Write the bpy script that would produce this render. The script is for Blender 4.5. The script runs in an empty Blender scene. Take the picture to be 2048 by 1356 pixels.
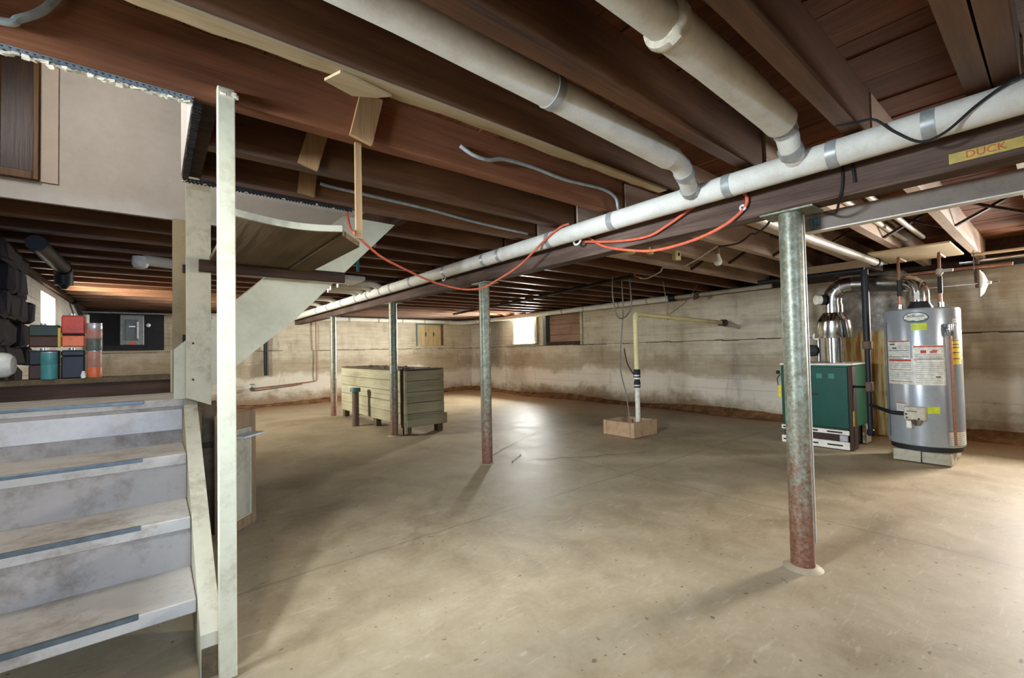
import bpy, bmesh, math, random
from mathutils import Vector, Matrix
random.seed(7)
S = bpy.context.scene
COL = S.collection
R = math.radians

# ------------------------------------------------------------ camera, world, lights, exposure
def make_camera():
    yaw, pit, rol = R(51.1), R(1.5), R(-1.17)
    F = Vector((math.cos(yaw)*math.cos(pit), math.sin(yaw)*math.cos(pit), math.sin(pit)))
    r = F.cross(Vector((0, 0, 1))).normalized(); u = r.cross(F)
    r2 = r*math.cos(rol)+u*math.sin(rol); u2 = -r*math.sin(rol)+u*math.cos(rol)
    M = Matrix((r2, u2, -F)).transposed().to_4x4(); M.translation = Vector((0, 0, 1.2))
    cam = bpy.data.cameras.new('camera'); cam.sensor_width = 36; cam.lens = 887/2048*36
    cam.clip_start = .02; cam.clip_end = 200
    o = bpy.data.objects.new('camera', cam); COL.objects.link(o); o.matrix_world = M
    S.camera = o
make_camera()
w = bpy.data.worlds.new('sky'); S.world = w; w.use_nodes = True
bg = w.node_tree.nodes['Background']; bg.inputs[0].default_value = (.86, .93, 1, 1); bg.inputs[1].default_value = 2.5
S.view_settings.view_transform = 'Standard'
S.view_settings.look = 'None'
S.view_settings.gamma = 1
S.view_settings.use_curve_mapping = False
S.view_settings.exposure = 1.12
S.cycles.diffuse_bounces = 6; S.cycles.max_bounces = 10; S.cycles.sample_clamp_indirect = 6
S.cycles.use_denoising = True
S.cycles.caustics_reflective = False; S.cycles.caustics_refractive = False

def window_light(name, loc, toward, sx, sy, power, col):
    l = bpy.data.lights.new(name, 'AREA'); l.shape = 'RECTANGLE'; l.size = sx; l.size_y = sy
    l.energy = power; l.color = col
    o = bpy.data.objects.new(name, l); COL.objects.link(o); o.location = loc
    o.rotation_euler = Vector(toward).to_track_quat('-Z', 'Z').to_euler()
    return o
# daylight coming in at the windows (lamps outside the openings) and from upstairs, plus two added fills
window_light('daylight_right_far', (8.34, 9.26, 1.80), (-1, 0, -.12), .9, .7, 520, (1, .97, .93))
window_light('daylight_right_near', (9.3, -.70, 2.15), (-1, .25, -.28), 1.5, 1.0, 820, (1, .90, .84))
window_light('daylight_left_far', (-1.46, 8.40, 1.82), (1, 0, -.12), 1.0, .55, 420, (1, .97, .92))
window_light('daylight_left_near', (-2.7, 1.35, 2.35), (1, .05, -.42), 1.7, 1.2, 1150, (.78, .87, 1))
window_light('daylight_near_wall', (.25, -4.3, 2.30), (0, 1, -.35), 1.9, 1.2, 430, (.50, .68, 1))
window_light('fill_near_wall_right', (4.4, -3.0, 1.75), (-.1, 1, -.1), 1.4, .6, 45, (1, .95, .86))  # added fill lamp for the made-up second window of this wall
window_light('added_fill_right_near', (8.9, -.45, 1.35), (-1, .30, .30), 1.2, .5, 170, (1, .86, .76))  # added lamp low outside, brightens the right-bay joists
window_light('daylight_upstairs', (-.95, 2.75, 3.0), (1, -.05, -.35), .5, .5, 16, (1, .98, .95))

# ------------------------------------------------------------ material helpers
def lin(c):
    return tuple((x/255/12.92 if x/255 <= .04045 else ((x/255+.055)/1.055)**2.4) for x in c)+(1,)
class MT:
    def __init__(s, name, rough=.8, metal=0, spec=.3):
        s.m = bpy.data.materials.new(name); s.m.use_nodes = True
        s.n = s.m.node_tree.nodes; s.l = s.m.node_tree.links
        s.b = s.n['Principled BSDF']
        s.b.inputs['Roughness'].default_value = rough; s.b.inputs['Metallic'].default_value = metal
        s.b.inputs['Specular IOR Level'].default_value = spec
    def node(s, t, **k):
        n = s.n.new(t)
        for a, v in k.items(): setattr(n, a, v)
        return n
    def link(s, a, b): s.l.new(a, b)
    def coord(s, scale=(1, 1, 1), world=False):
        mp = s.node('ShaderNodeMapping'); mp.inputs['Scale'].default_value = scale
        if world: s.link(s.node('ShaderNodeNewGeometry').outputs['Position'], mp.inputs[0])
        else: s.link(s.node('ShaderNodeTexCoord').outputs['Object'], mp.inputs[0])
        return mp.outputs[0]
    def noise(s, scale, detail=5, rough=.55, vec=None, dist=0):
        n = s.node('ShaderNodeTexNoise'); n.inputs['Scale'].default_value = scale
        n.inputs['Detail'].default_value = detail; n.inputs['Roughness'].default_value = rough
        n.inputs['Distortion'].default_value = dist
        if vec is not None: s.link(vec, n.inputs['Vector'])
        return n.outputs[0]
    def ramp(s, fac, stops):
        r = s.node('ShaderNodeValToRGB'); e = r.color_ramp.elements
        while len(e) < len(stops): e.new(.5)
        for i, (p, c) in enumerate(stops):
            e[i].position = p; e[i].color = c if len(c) == 4 else lin(c)
        s.link(fac, r.inputs[0]); return r.outputs[0]
    def mask(s, fac, a, b):
        m = s.node('ShaderNodeMapRange'); m.inputs[1].default_value = a; m.inputs[2].default_value = b
        m.interpolation_type = 'SMOOTHSTEP'
        s.link(fac, m.inputs[0]); return m.outputs[0]
    def math(s, op, a, b=None):
        m = s.node('ShaderNodeMath', operation=op)
        for i, v in enumerate((a, b)):
            if v is None: continue
            if isinstance(v, (int, float)): m.inputs[i].default_value = v
            else: s.link(v, m.inputs[i])
        return m.outputs[0]
    def mix(s, fac, a, b, mode='MIX'):
        m = s.node('ShaderNodeMix', data_type='RGBA', blend_type=mode)
        for i, v in ((0, fac), (6, a), (7, b)):
            if isinstance(v, (int, float)): m.inputs[i].default_value = v
            elif isinstance(v, tuple): m.inputs[i].default_value = v if len(v) == 4 else lin(v)
            else: s.link(v, m.inputs[i])
        return m.outputs[2]
    def base(s, c): s.link(c, s.b.inputs['Base Color']); return s
    def bump(s, h, strength=.3, dist=.01):
        b = s.node('ShaderNodeBump'); b.inputs['Strength'].default_value = strength; b.inputs['Distance'].default_value = dist
        s.link(h, b.inputs['Height']); s.link(b.outputs[0], s.b.inputs['Normal']); return s
    def pos(s):
        sp = s.node('ShaderNodeSeparateXYZ'); s.link(s.node('ShaderNodeNewGeometry').outputs['Position'], sp.inputs[0])
        return sp.outputs
    def vary(s, c, amt=.25):
        oi = s.node('ShaderNodeObjectInfo'); h = s.node('ShaderNodeHueSaturation')
        mr = s.node('ShaderNodeMapRange'); mr.inputs[3].default_value = 1-amt; mr.inputs[4].default_value = 1+amt
        s.link(oi.outputs['Random'], mr.inputs[0]); s.link(mr.outputs[0], h.inputs['Value']); s.link(c, h.inputs['Color'])
        return h.outputs[0]

def wood(name, dark, mid, light, axis='X', rough=.85, vary=.18, grain=1.0, spec=.2):
    m = MT(name, rough, 0, spec)
    sc = {'X': (.7, 14, 14), 'Y': (14, .7, 14), 'Z': (14, 14, .7)}[axis]
    v = m.coord(sc)
    n1 = m.noise(1.3*grain, 6, .6, v, .5); n2 = m.noise(7*grain, 4, .6, v)
    big = m.noise(1.3, 3, .5, m.coord())
    f = m.math('ADD', m.math('MULTIPLY', n1, .38), m.math('ADD', m.math('MULTIPLY', n2, .22), m.math('MULTIPLY', big, .40)))
    c = m.ramp(f, [(.34, dark), (.50, mid), (.66, light)])
    m.base(m.vary(c, vary)); m.bump(n2, .25, .004); return m.m
def paint(name, col, dirt, amount=.5, rough=.6, scale=6, spec=.3, grain=None, metal=0):
    m = MT(name, rough, metal, spec)
    n = m.noise(scale, 8, .7, m.coord()); n2 = m.noise(scale*9, 3, .7, m.coord())
    f = m.math('ADD', m.math('MULTIPLY', n, .75), m.math('MULTIPLY', n2, .25))
    c = m.ramp(f, [(.30, tuple(col[i]*(1-amount)+dirt[i]*amount for i in range(3))), (.50, col), (.62, tuple(min(255, x*1.04) for x in col))])
    m.base(c); m.bump(n2, .12, .002); return m.m
def plain(name, col, rough=.5, metal=0, spec=.4):
    m = MT(name, rough, metal, spec)
    n = m.noise(25, 3, .6, m.coord())
    m.base(m.ramp(n, [(.3, tuple(x*.86 for x in col)), (.7, tuple(min(255, x*1.03) for x in col))])); return m.m

M = {}
M['joist'] = wood('old_joist_wood', (60, 40, 25), (102, 67, 42), (130, 89, 58), 'X', .5, .15, 1.0, .5)
M['joist_near'] = wood('reddish_joist_wood', (92, 58, 40), (128, 82, 56), (150, 102, 74), 'X', .8, .05)
M['subfloor'] = wood('subfloor_boards', (66, 38, 22), (102, 60, 34), (126, 78, 46), 'Y', .85, .18)
M['girder'] = wood('girder_wood', (56, 42, 36), (94, 76, 66), (124, 106, 94), 'Y', .85, .05)
M['tan_wood'] = wood('tan_new_wood', (118, 88, 58), (158, 124, 86), (182, 150, 108), 'Z', .8, .08)
M['tan_wood_x'] = wood('dusty_pale_strip', (128, 104, 74), (160, 138, 104), (180, 158, 122), 'X', .9, .05)
M['post_tan'] = paint('tan_grey_post', (146, 130, 100), (96, 82, 62), .6, .7, 5)
M['dark_wood'] = wood('dark_wood', (34, 24, 18), (62, 46, 36), (90, 68, 52), 'X', .8, .1)
M['brown_ply'] = wood('brown_plywood', (66, 54, 40), (96, 80, 58), (120, 100, 74), 'Y', .9, .1)
M['door_brown'] = wood('brown_varnish', (56, 34, 16), (86, 56, 26), (110, 74, 38), 'Z', .4, .05)
M['door_dark'] = wood('dark_varnish', (30, 18, 12), (48, 30, 20), (66, 44, 28), 'Z', .35, .05)
M['bin_wood'] = wood('painted_bin_boards', (124, 116, 90), (166, 158, 128), (186, 178, 150), 'Y', .75, .06)
M['bin_wood_shaded'] = wood('shaded_bin_end_boards', (112, 104, 78), (148, 138, 106), (168, 158, 126), 'X', .75, .06)  # darker copy of the bin paint; shade on the end painted in
M['step'] = paint('worn_painted_tread', (178, 170, 158), (112, 90, 66), .75, .65, 2.6)
M['riser'] = paint('grey_riser', (160, 150, 140), (86, 66, 48), .85, .7, 2.0)
M['white_wood'] = paint('cream_painted_wood', (184, 178, 152), (130, 114, 84), .6, .6, 4)
M['white_wood2'] = paint('greyish_cream_wood', (176, 169, 146), (100, 88, 66), .7, .65, 3)
M['stringer'] = paint('cream_stringer_paint', (196, 191, 164), (150, 138, 104), .4, .6, 2.2)
M['drywall'] = paint('white_drywall', (172, 165, 156), (150, 138, 128), .4, .8, 2)
M['lath'] = plain('galvanised_lath', (112, 122, 126), .6, .2)
M['plaster'] = paint('plaster_crumbs', (214, 206, 184), (150, 120, 80), .7, .9, 30)
M['pipe_wrap'] = paint('white_pipe_wrap', (222, 218, 205), (174, 163, 142), .4, .6, 9)
M['band'] = plain('metal_band', (176, 178, 174), .4, .25)
M['pipe_grey'] = paint('grey_pipe', (176, 166, 152), (120, 104, 88), .5, .5, 12)
M['iron'] = plain('black_iron', (40, 40, 42), .5, .5)
M['rust_iron'] = paint('rusty_iron', (104, 84, 70), (80, 48, 34), .7, .7, 14)
M['copper'] = plain('copper', (176, 120, 94), .4, .6)
M['copper_old'] = paint('old_copper', (140, 96, 70), (70, 50, 40), .6, .5, 20)
M['conduit'] = plain('armoured_cable', (166, 174, 174), .45, .2)
M['cord'] = plain('orange_cord', (226, 110, 78), .5)
M['black'] = plain('black_rubber', (26, 26, 28), .6)
M['wire_grey'] = plain('grey_wire', (126, 122, 112), .6)
M['white_plastic'] = plain('white_plastic', (232, 230, 224), .35)
M['pvc'] = paint('yellowed_pvc', (214, 202, 150), (170, 146, 90), .5, .4, 6)
M['pvc_white'] = plain('white_pvc', (226, 222, 206), .35)
M['chrome'] = plain('bright_galvanised', (206, 208, 208), .16, 1)
M['galv'] = plain('dull_galvanised', (150, 150, 148), .32, 1)
M['steel_beam'] = paint('grey_steel', (122, 110, 98), (84, 72, 60), .5, .55, 8)
M['teal'] = plain('teal_paint', (66, 104, 104), .5)
M['block'] = paint('concrete_block', (176, 170, 152), (120, 108, 88), .6, .95, 14)
M['grey_panel'] = plain('grey_enamel', (132, 136, 136), .4, .2)
M['grey_panel_dark'] = plain('grey_enamel_dark', (98, 104, 104), .4, .2)
M['board_dark'] = paint('dark_backboard', (40, 40, 46), (26, 24, 26), .6, .8, 4)
M['orange_tag'] = plain('orange_tag', (230, 96, 50), .5)
M['label_white'] = plain('label_white', (222, 220, 208), .5)
M['label_red'] = plain('label_red', (190, 62, 50), .5)
M['label_grey'] = plain('label_print', (150, 148, 140), .6)
M['label_black'] = plain('label_black', (40, 34, 34), .5)
M['label_yellow'] = plain('label_yellow', (234, 200, 52), .5)
M['tag_lime'] = plain('lime_tag', (196, 210, 44), .5)
M['label_green'] = plain('label_green', (20, 104, 62), .4)
M['heater'] = paint('silver_enamel', (160, 166, 172), (148, 154, 160), .5, .24, 3, .5, None, .35)
M['valve_grey'] = plain('valve_beige', (196, 188, 168), .45)
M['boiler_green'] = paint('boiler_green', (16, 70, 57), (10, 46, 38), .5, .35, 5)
M['boiler_lit'] = paint('boiler_green_lit', (48, 116, 94), (30, 84, 68), .4, .4, 6)  # lighter copy of the green, daylight on the side put into it
M['boiler_rust'] = paint('boiler_dark_edge', (62, 44, 36), (36, 26, 22), .5, .7, 10)
M['white_enamel'] = paint('white_enamel', (222, 216, 202), (170, 150, 126), .5, .5, 10)
M['panel_cream'] = paint('cream_board', (226, 206, 168), (200, 176, 138), .4, .8, 5)
M['panel_pink'] = paint('pinkish_board', (226, 206, 184), (180, 156, 130), .4, .8, 5)
M['lit_joist'] = wood('window_lit_joist', (140, 114, 96), (190, 166, 146), (216, 196, 180), 'X', .7, .08, 1.0, .3)  # paler joist copy; window light in the right bay painted in
M['tape'] = plain('yellow_tape', (200, 176, 92), .6)
M['tape_ink'] = plain('red_ink', (206, 92, 46), .6)
M['bulb'] = plain('frosted_bulb', (236, 232, 226), .2)
M['tin_red'] = paint('red_tin', (190, 66, 36), (110, 34, 22), .6, .4, 12)
M['tin_green'] = paint('green_tin', (44, 52, 34), (28, 30, 24), .5, .4, 12)
M['tin_brown'] = paint('brown_tin', (74, 44, 26), (40, 26, 18), .5, .5, 12)
M['tin_yellow'] = paint('yellow_tin', (196, 160, 40), (120, 90, 30), .5, .4, 12)
M['tin_teal'] = paint('teal_tin', (70, 132, 128), (40, 70, 70), .5, .4, 12)
M['tin_dark'] = paint('black_tin', (30, 26, 28), (18, 16, 18), .5, .4, 12)
M['tin_silver'] = paint('bare_tin', (190, 186, 190), (120, 110, 104), .5, .3, 20, .5, None, .6)
M['tin_grey'] = paint('grey_green_tin', (92, 96, 84), (54, 50, 44), .6, .4, 14)
M['tin_orange'] = paint('orange_tin', (216, 110, 64), (160, 60, 40), .5, .4, 12)
M['tin_pink'] = paint('pinkish_tin', (176, 124, 104), (110, 70, 60), .5, .4, 12)
M['sump'] = paint('clay_concrete', (176, 146, 114), (126, 84, 56), .7, .95, 8)
M['riser_white'] = paint('white_riser', (192, 188, 184), (140, 126, 112), .45, .65, 3)
M['shelf_white'] = plain('white_shelf', (206, 206, 204), .6)
M['nosing'] = plain('dull_metal_nosing', (104, 112, 114), .4, .5)

def column_mat():
    m = MT('column_paint', .42, .25, .5)
    n = m.noise(16, 8, .75, m.coord()); n2 = m.noise(60, 4, .7, m.coord()); z = m.pos()[2]
    f = m.math('ADD', m.math('MULTIPLY', n, .6), m.math('MULTIPLY', n2, .4))
    c = m.ramp(f, [(.36, (92, 84, 60)), (.5, (128, 128, 108)), (.62, (158, 162, 146))])
    rz = m.math('ADD', z, m.math('MULTIPLY', m.math('SUBTRACT', n, .5), 1.6))
    rust = m.mask(rz, .95, .05)
    c2 = m.ramp(n2, [(.3, (88, 54, 38)), (.65, (146, 104, 80))])
    m.base(m.mix(rust, c, c2)); m.bump(f, .25, .004)
    return m.m
M['column'] = column_mat()

def floor_mat():
    m = MT('concrete_floor', .62, 0, .32)
    v = m.coord((1, 1, 1), True)
    n1 = m.noise(.55, 5, .55, v, .4); n2 = m.noise(3.2, 8, .65, v, .6); n3 = m.noise(40, 3, .7, v)
    f = m.math('ADD', m.math('MULTIPLY', n1, .5), m.math('ADD', m.math('MULTIPLY', n2, .4), m.math('MULTIPLY', n3, .1)))
    c = m.ramp(f, [(.34, (124, 106, 80)), (.48, (160, 142, 112)), (.6, (178, 161, 132)), (.7, (192, 178, 154))])
    p = m.pos()
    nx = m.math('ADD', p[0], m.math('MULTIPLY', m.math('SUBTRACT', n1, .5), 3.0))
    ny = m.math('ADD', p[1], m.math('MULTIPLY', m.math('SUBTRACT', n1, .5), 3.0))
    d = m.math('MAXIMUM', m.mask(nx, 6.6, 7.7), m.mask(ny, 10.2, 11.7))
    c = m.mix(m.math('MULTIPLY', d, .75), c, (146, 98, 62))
    # brush sweeps and dark specks
    br = m.noise(5, 6, .7, m.coord((1.2, 7, 1), True), 1.0)
    c = m.mix(m.math('MULTIPLY', m.mask(br, .56, .70), .30), c, (206, 196, 180))
    sp = m.noise(26, 2, .5, v)
    c = m.mix(m.math('MULTIPLY', m.mask(sp, .70, .74), .7), c, (84, 72, 60))
    # long dirty joints
    sw = m.noise(2.2, 4, .6, v)
    for ax, at in ((1, 2.72), (0, 3.62)):
        q = m.math('ABSOLUTE', m.math('SUBTRACT', m.math('ADD', p[ax], m.math('MULTIPLY', sw, .10)), at))
        c = m.mix(m.math('MULTIPLY', m.mask(q, .016, .002), .35), c, (92, 78, 64))
    m.base(c)
    m.bump(m.math('ADD', n2, m.math('MULTIPLY', n3, .4)), .18, .012)
    rr = m.node('ShaderNodeMapRange'); rr.inputs[3].default_value = .38; rr.inputs[4].default_value = .68
    m.link(n2, rr.inputs[0]); m.link(rr.outputs[0], m.b.inputs['Roughness'])
    return m.m
M['floor'] = floor_mat()

def wall_mat(name, a, b, c_):
    m = MT(name, .92, 0, .15)
    v = m.coord((1, 1, 1), True); p = m.pos()
    n1 = m.noise(.8, 6, .6, v, .5); n2 = m.noise(5, 8, .7, v); n3 = m.noise(50, 3, .7, v)
    hz = m.noise(2.2, 6, .65, m.coord((.6, .6, 9), True), .5)
    f = m.math('ADD', m.math('MULTIPLY', n1, .35), m.math('ADD', m.math('MULTIPLY', n2, .3), m.math('MULTIPLY', hz, .35)))
    c = m.ramp(f, [(.34, a), (.5, b), (.64, c_)])
    zz = m.math('ADD', p[2], m.math('MULTIPLY', m.math('SUBTRACT', n1, .5), .75))
    zz2 = m.math('ADD', zz, m.math('MULTIPLY', m.math('SUBTRACT', n2, .5), .35))
    salt = m.math('MULTIPLY', m.mask(zz2, .80, .62), m.mask(zz2, .22, .36))
    c = m.mix(m.math('MULTIPLY', salt, .75), c, (216, 207, 190))
    mid = m.math('MULTIPLY', m.mask(zz2, 1.25, .98), m.mask(zz2, .62, .80))
    c = m.mix(m.math('MULTIPLY', mid, .45), c, (138, 118, 86))
    low = m.mask(zz2, .27, .04)
    c = m.mix(m.math('MULTIPLY', low, .7), c, (132, 98, 64))
    # darker band near the far right corner and faint drip marks
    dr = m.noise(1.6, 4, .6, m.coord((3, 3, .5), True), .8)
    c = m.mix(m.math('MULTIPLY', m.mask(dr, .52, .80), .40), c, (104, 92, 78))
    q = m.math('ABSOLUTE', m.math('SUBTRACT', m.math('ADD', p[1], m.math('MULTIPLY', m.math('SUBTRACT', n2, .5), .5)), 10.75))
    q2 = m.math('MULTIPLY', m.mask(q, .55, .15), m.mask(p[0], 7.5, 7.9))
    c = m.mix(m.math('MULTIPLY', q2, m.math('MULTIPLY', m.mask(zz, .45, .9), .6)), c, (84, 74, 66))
    m.base(c); m.bump(m.math('ADD', n2, m.math('MULTIPLY', n3, .35)), .45, .012)
    return m.m
M['wall'] = wall_mat('board_formed_concrete', (150, 138, 118), (184, 172, 150), (204, 194, 174))
M['wall_crack'] = plain('crack_shadow', (74, 60, 46), .95)
M['wall_left'] = wall_mat('whitewashed_concrete', (150, 146, 138), (184, 180, 172), (204, 200, 194))

def pier_mat():
    m = MT('stained_pier', .9, 0, .2)
    v = m.coord((1, 1, 1), True); p = m.pos()
    n = m.noise(5, 8, .7, v); st = m.noise(3, 5, .6, m.coord((7, 7, .5), True))
    low = m.ramp(st, [(.34, (96, 58, 24)), (.5, (146, 112, 62)), (.62, (172, 158, 116))])
    up = m.ramp(n, [(.36, (84, 82, 78)), (.52, (128, 124, 118)), (.66, (164, 158, 150))])
    f = m.mask(m.math('ADD', p[2], m.math('MULTIPLY', n, .2)), 1.40, 1.50)
    m.base(m.mix(f, low, up)); m.bump(n, .6, .02); return m.m
M['pier'] = pier_mat()
M['dark_masonry'] = paint('shaded_masonry', (44, 38, 38), (22, 18, 20), .7, .95, 5)  # near-black: shadow over the chimney pier put into the colour

def glass_mat():
    m = bpy.data.materials.new('dusty_glass'); m.use_nodes = True
    n = m.node_tree.nodes; l = m.node_tree.links
    t = n.new('ShaderNodeBsdfTransparent'); g = n.new('ShaderNodeBsdfGlossy'); x = n.new('ShaderNodeMixShader')
    t.inputs[0].default_value = (.95, .97, .97, 1); g.inputs['Roughness'].default_value = .05
    x.inputs[0].default_value = .06
    l.new(t.outputs[0], x.inputs[1]); l.new(g.outputs[0], x.inputs[2]); l.new(x.outputs[0], n['Material Output'].inputs[0])
    return m
M['glass'] = glass_mat()

# ------------------------------------------------------------ mesh helpers
class MB:
    def __init__(s): s.v = []; s.f = []
    def add(s, vs, fs):
        o = len(s.v); s.v += [Vector(v) for v in vs]; s.f += [tuple(i+o for i in f) for f in fs]; return s
    def box(s, x0, x1, y0, y1, z0, z1, c=0, rot=None, jit=0):
        x0, x1 = min(x0, x1), max(x0, x1); y0, y1 = min(y0, y1), max(y0, y1); z0, z1 = min(z0, z1), max(z0, z1)
        if c <= 0:
            vs = [(x, y, z) for z in (z0, z1) for y in (y0, y1) for x in (x0, x1)]
            fs = [(0, 2, 3, 1), (4, 5, 7, 6), (0, 1, 5, 4), (1, 3, 7, 5), (3, 2, 6, 7), (2, 0, 4, 6)]
        else:
            bm = bmesh.new(); bmesh.ops.create_cube(bm, size=1)
            for v in bm.verts:
                v.co = Vector(((x0+x1)/2+v.co.x*(x1-x0), (y0+y1)/2+v.co.y*(y1-y0), (z0+z1)/2+v.co.z*(z1-z0)))
            bmesh.ops.bevel(bm, geom=bm.edges[:], offset=c, segments=1, affect='EDGES')
            bm.verts.index_update()
            vs = [v.co.copy() for v in bm.verts]; fs = [tuple(v.index for v in f.verts) for f in bm.faces]; bm.free()
        if jit: vs = [Vector(v)+Vector((random.uniform(-jit, jit) for _ in range(3))) for v in vs]
        if rot is not None:
            ctr, mat = rot; vs = [Vector(ctr)+mat@(Vector(v)-Vector(ctr)) for v in vs]
        return s.add(vs, fs)
    def tube(s, pts, r, seg=12, cap=True):
        pts = [Vector(p) for p in pts]; n = len(pts)
        rs = r if isinstance(r, (list, tuple)) else [r]*n
        tan = []
        for i in range(n):
            a = pts[max(0, i-1)]; b = pts[min(n-1, i+1)]; t = (b-a)
            tan.append(t.normalized() if t.length > 1e-9 else (tan[-1] if tan else Vector((0, 0, 1))))
        ref = Vector((0, 0, 1)) if abs(tan[0].z) < .9 else Vector((1, 0, 0))
        nrm = (ref-tan[0]*ref.dot(tan[0])).normalized(); vs = []; fs = []
        for i in range(n):
            if i:
                nrm = (nrm-tan[i]*nrm.dot(tan[i])).normalized()
            bi = tan[i].cross(nrm)
            for k in range(seg):
                a = 2*math.pi*k/seg; vs.append(pts[i]+(nrm*math.cos(a)+bi*math.sin(a))*rs[i])
        for i in range(n-1):
            for k in range(seg):
                k2 = (k+1) % seg; fs.append((i*seg+k, i*seg+k2, (i+1)*seg+k2, (i+1)*seg+k))
        if cap:
            fs.append(tuple(range(seg))[::-1]); fs.append(tuple((n-1)*seg+k for k in range(seg)))
        return s.add(vs, fs)
    def lathe(s, c, prof, seg=24, axis=(0, 0, 1)):
        # prof: list of (distance along axis, radius)
        ax = Vector(axis).normalized(); c = Vector(c)
        pts = [c+ax*h for h, _ in prof]
        ref = Vector((0, 0, 1)) if abs(ax.z) < .9 else Vector((1, 0, 0))
        n = (ref-ax*ref.dot(ax)).normalized(); b = ax.cross(n); vs = []; fs = []
        for p, (h, r) in zip(pts, prof):
            for k in range(seg):
                a = 2*math.pi*k/seg; vs.append(p+(n*math.cos(a)+b*math.sin(a))*max(r, .0002))
        m = len(prof)
        for i in range(m-1):
            for k in range(seg):
                k2 = (k+1) % seg; fs.append((i*seg+k, i*seg+k2, (i+1)*seg+k2, (i+1)*seg+k))
        fs.append(tuple(range(seg))[::-1]); fs.append(tuple((m-1)*seg+k for k in range(seg)))
        return s.add(vs, fs)
    def prism(s, poly, axis, a, b):
        # poly: 2D points in the plane normal to axis
        def p3(u, v, t): return {'X': (t, u, v), 'Y': (u, t, v), 'Z': (u, v, t)}[axis]
        n = len(poly); vs = [p3(u, v, a) for u, v in poly]+[p3(u, v, b) for u, v in poly]
        fs = [tuple(range(n)), tuple(range(n, 2*n))[::-1]]+[(i, (i+1) % n, n+(i+1) % n, n+i)[::-1] for i in range(n)]
        return s.add(vs, fs)
    def beam(s, p0, p1, w, h, up=(0, 0, 1)):
        # box bar from p0 to p1, w across, h along up
        p0 = Vector(p0); p1 = Vector(p1); t = (p1-p0).normalized(); up = Vector(up)
        sd = t.cross(up).normalized(); u = sd.cross(t).normalized(); vs = []
        for p in (p0, p1):
            for a, b in ((-1, -1), (1, -1), (1, 1), (-1, 1)): vs.append(p+sd*a*w/2+u*b*h/2)
        return s.add(vs, [(0, 1, 2, 3), (7, 6, 5, 4), (0, 4, 5, 1), (1, 5, 6, 2), (2, 6, 7, 3), (3, 7, 4, 0)])
    def patch(s, c, r, a0, a1, z0, z1, n=8, t=.0012):
        # thin curved sticker on a vertical cylinder, angles in radians
        vs = []; fs = []
        for i in range(n+1):
            a = a0+(a1-a0)*i/n
            for rr in (r, r+t):
                for z in (z0, z1): vs.append((c[0]+rr*math.cos(a), c[1]+rr*math.sin(a), z))
        for i in range(n):
            o = i*4; q = o+4
            fs += [(o+2, q+2, q+3, o+3), (o, o+1, q+1, q), (o+1, o+3, q+3, q+1), (o, q, q+2, o+2)]
        fs += [(0, 2, 3, 1), (n*4, n*4+1, n*4+3, n*4+2)]
        return s.add(vs, fs)
    def build(s, name, mat, parent=None, smooth=True, angle=35):
        me = bpy.data.meshes.new(name)
        org = Vector((0, 0, 0))
        if parent is not None: org = Vector(parent.get('_o', (0, 0, 0)))
        elif s.v:
            mn = Vector([min(v[i] for v in s.v) for i in range(3)]); mx = Vector([max(v[i] for v in s.v) for i in range(3)])
            org = Vector(((mn.x+mx.x)/2, (mn.y+mx.y)/2, mn.z))
        me.from_pydata([tuple(v-org) for v in s.v], [], s.f)
        bm = bmesh.new(); bm.from_mesh(me); bmesh.ops.recalc_face_normals(bm, faces=bm.faces[:]); bm.to_mesh(me); bm.free()
        if smooth:
            me.polygons.foreach_set('use_smooth', [True]*len(me.polygons)); me.set_sharp_from_angle(angle=R(angle))
        me.materials.append(M[mat] if isinstance(mat, str) else mat)
        o = bpy.data.objects.new(name, me); COL.objects.link(o)
        if parent is not None: o.parent = parent
        else: o.location = org
        o['_o'] = tuple(org)
        return o
def tag(o, label, cat, group=None):
    o['label'] = label; o['category'] = cat
    if group: o['group'] = group
    return o
def thing(name, label, cat, loc, group=None):
    o = bpy.data.objects.new(name, None); COL.objects.link(o); o.location = loc; o['_o'] = tuple(loc)
    o.empty_display_size = .05
    return tag(o, label, cat, group)
def struct(o): o['kind'] = 'structure'; return o
def smooth_path(pts, n=8):
    P = [Vector(p) for p in pts]; out = []
    for i in range(len(P)-1):
        p0 = P[max(0, i-1)]; p1 = P[i]; p2 = P[i+1]; p3 = P[min(len(P)-1, i+2)]
        for k in range(n):
            t = k/n
            out.append(.5*((2*p1)+(p2-p0)*t+(2*p0-5*p1+4*p2-p3)*t*t+(3*p1-p0-3*p2+p3)*t**3))
    out.append(P[-1]); return out
def arc(c, r, a0, a1, u, v, n=8):
    c = Vector(c); u = Vector(u); v = Vector(v)
    return [c+u*r*math.cos(a0+(a1-a0)*i/n)+v*r*math.sin(a0+(a1-a0)*i/n) for i in range(n+1)]
def text_obj(name, body, size, mat, matrix, parent=None, depth=.0008):
    cu = bpy.data.curves.new(name, 'FONT'); cu.body = body; cu.size = size; cu.extrude = depth
    cu.align_x = 'CENTER'; cu.align_y = 'CENTER'
    tmp = bpy.data.objects.new(name+'_tmp', cu); COL.objects.link(tmp)
    me = bpy.data.meshes.new_from_object(tmp.evaluated_get(bpy.context.evaluated_depsgraph_get()))
    bpy.data.objects.remove(tmp); bpy.data.curves.remove(cu)
    org = Vector(parent['_o']) if parent is not None else Vector((0, 0, 0))
    for v in me.vertices: v.co = matrix@v.co-org
    me.materials.clear(); me.materials.append(M[mat])
    o = bpy.data.objects.new(name, me); COL.objects.link(o)
    if parent is not None: o.parent = parent
    return o

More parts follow.
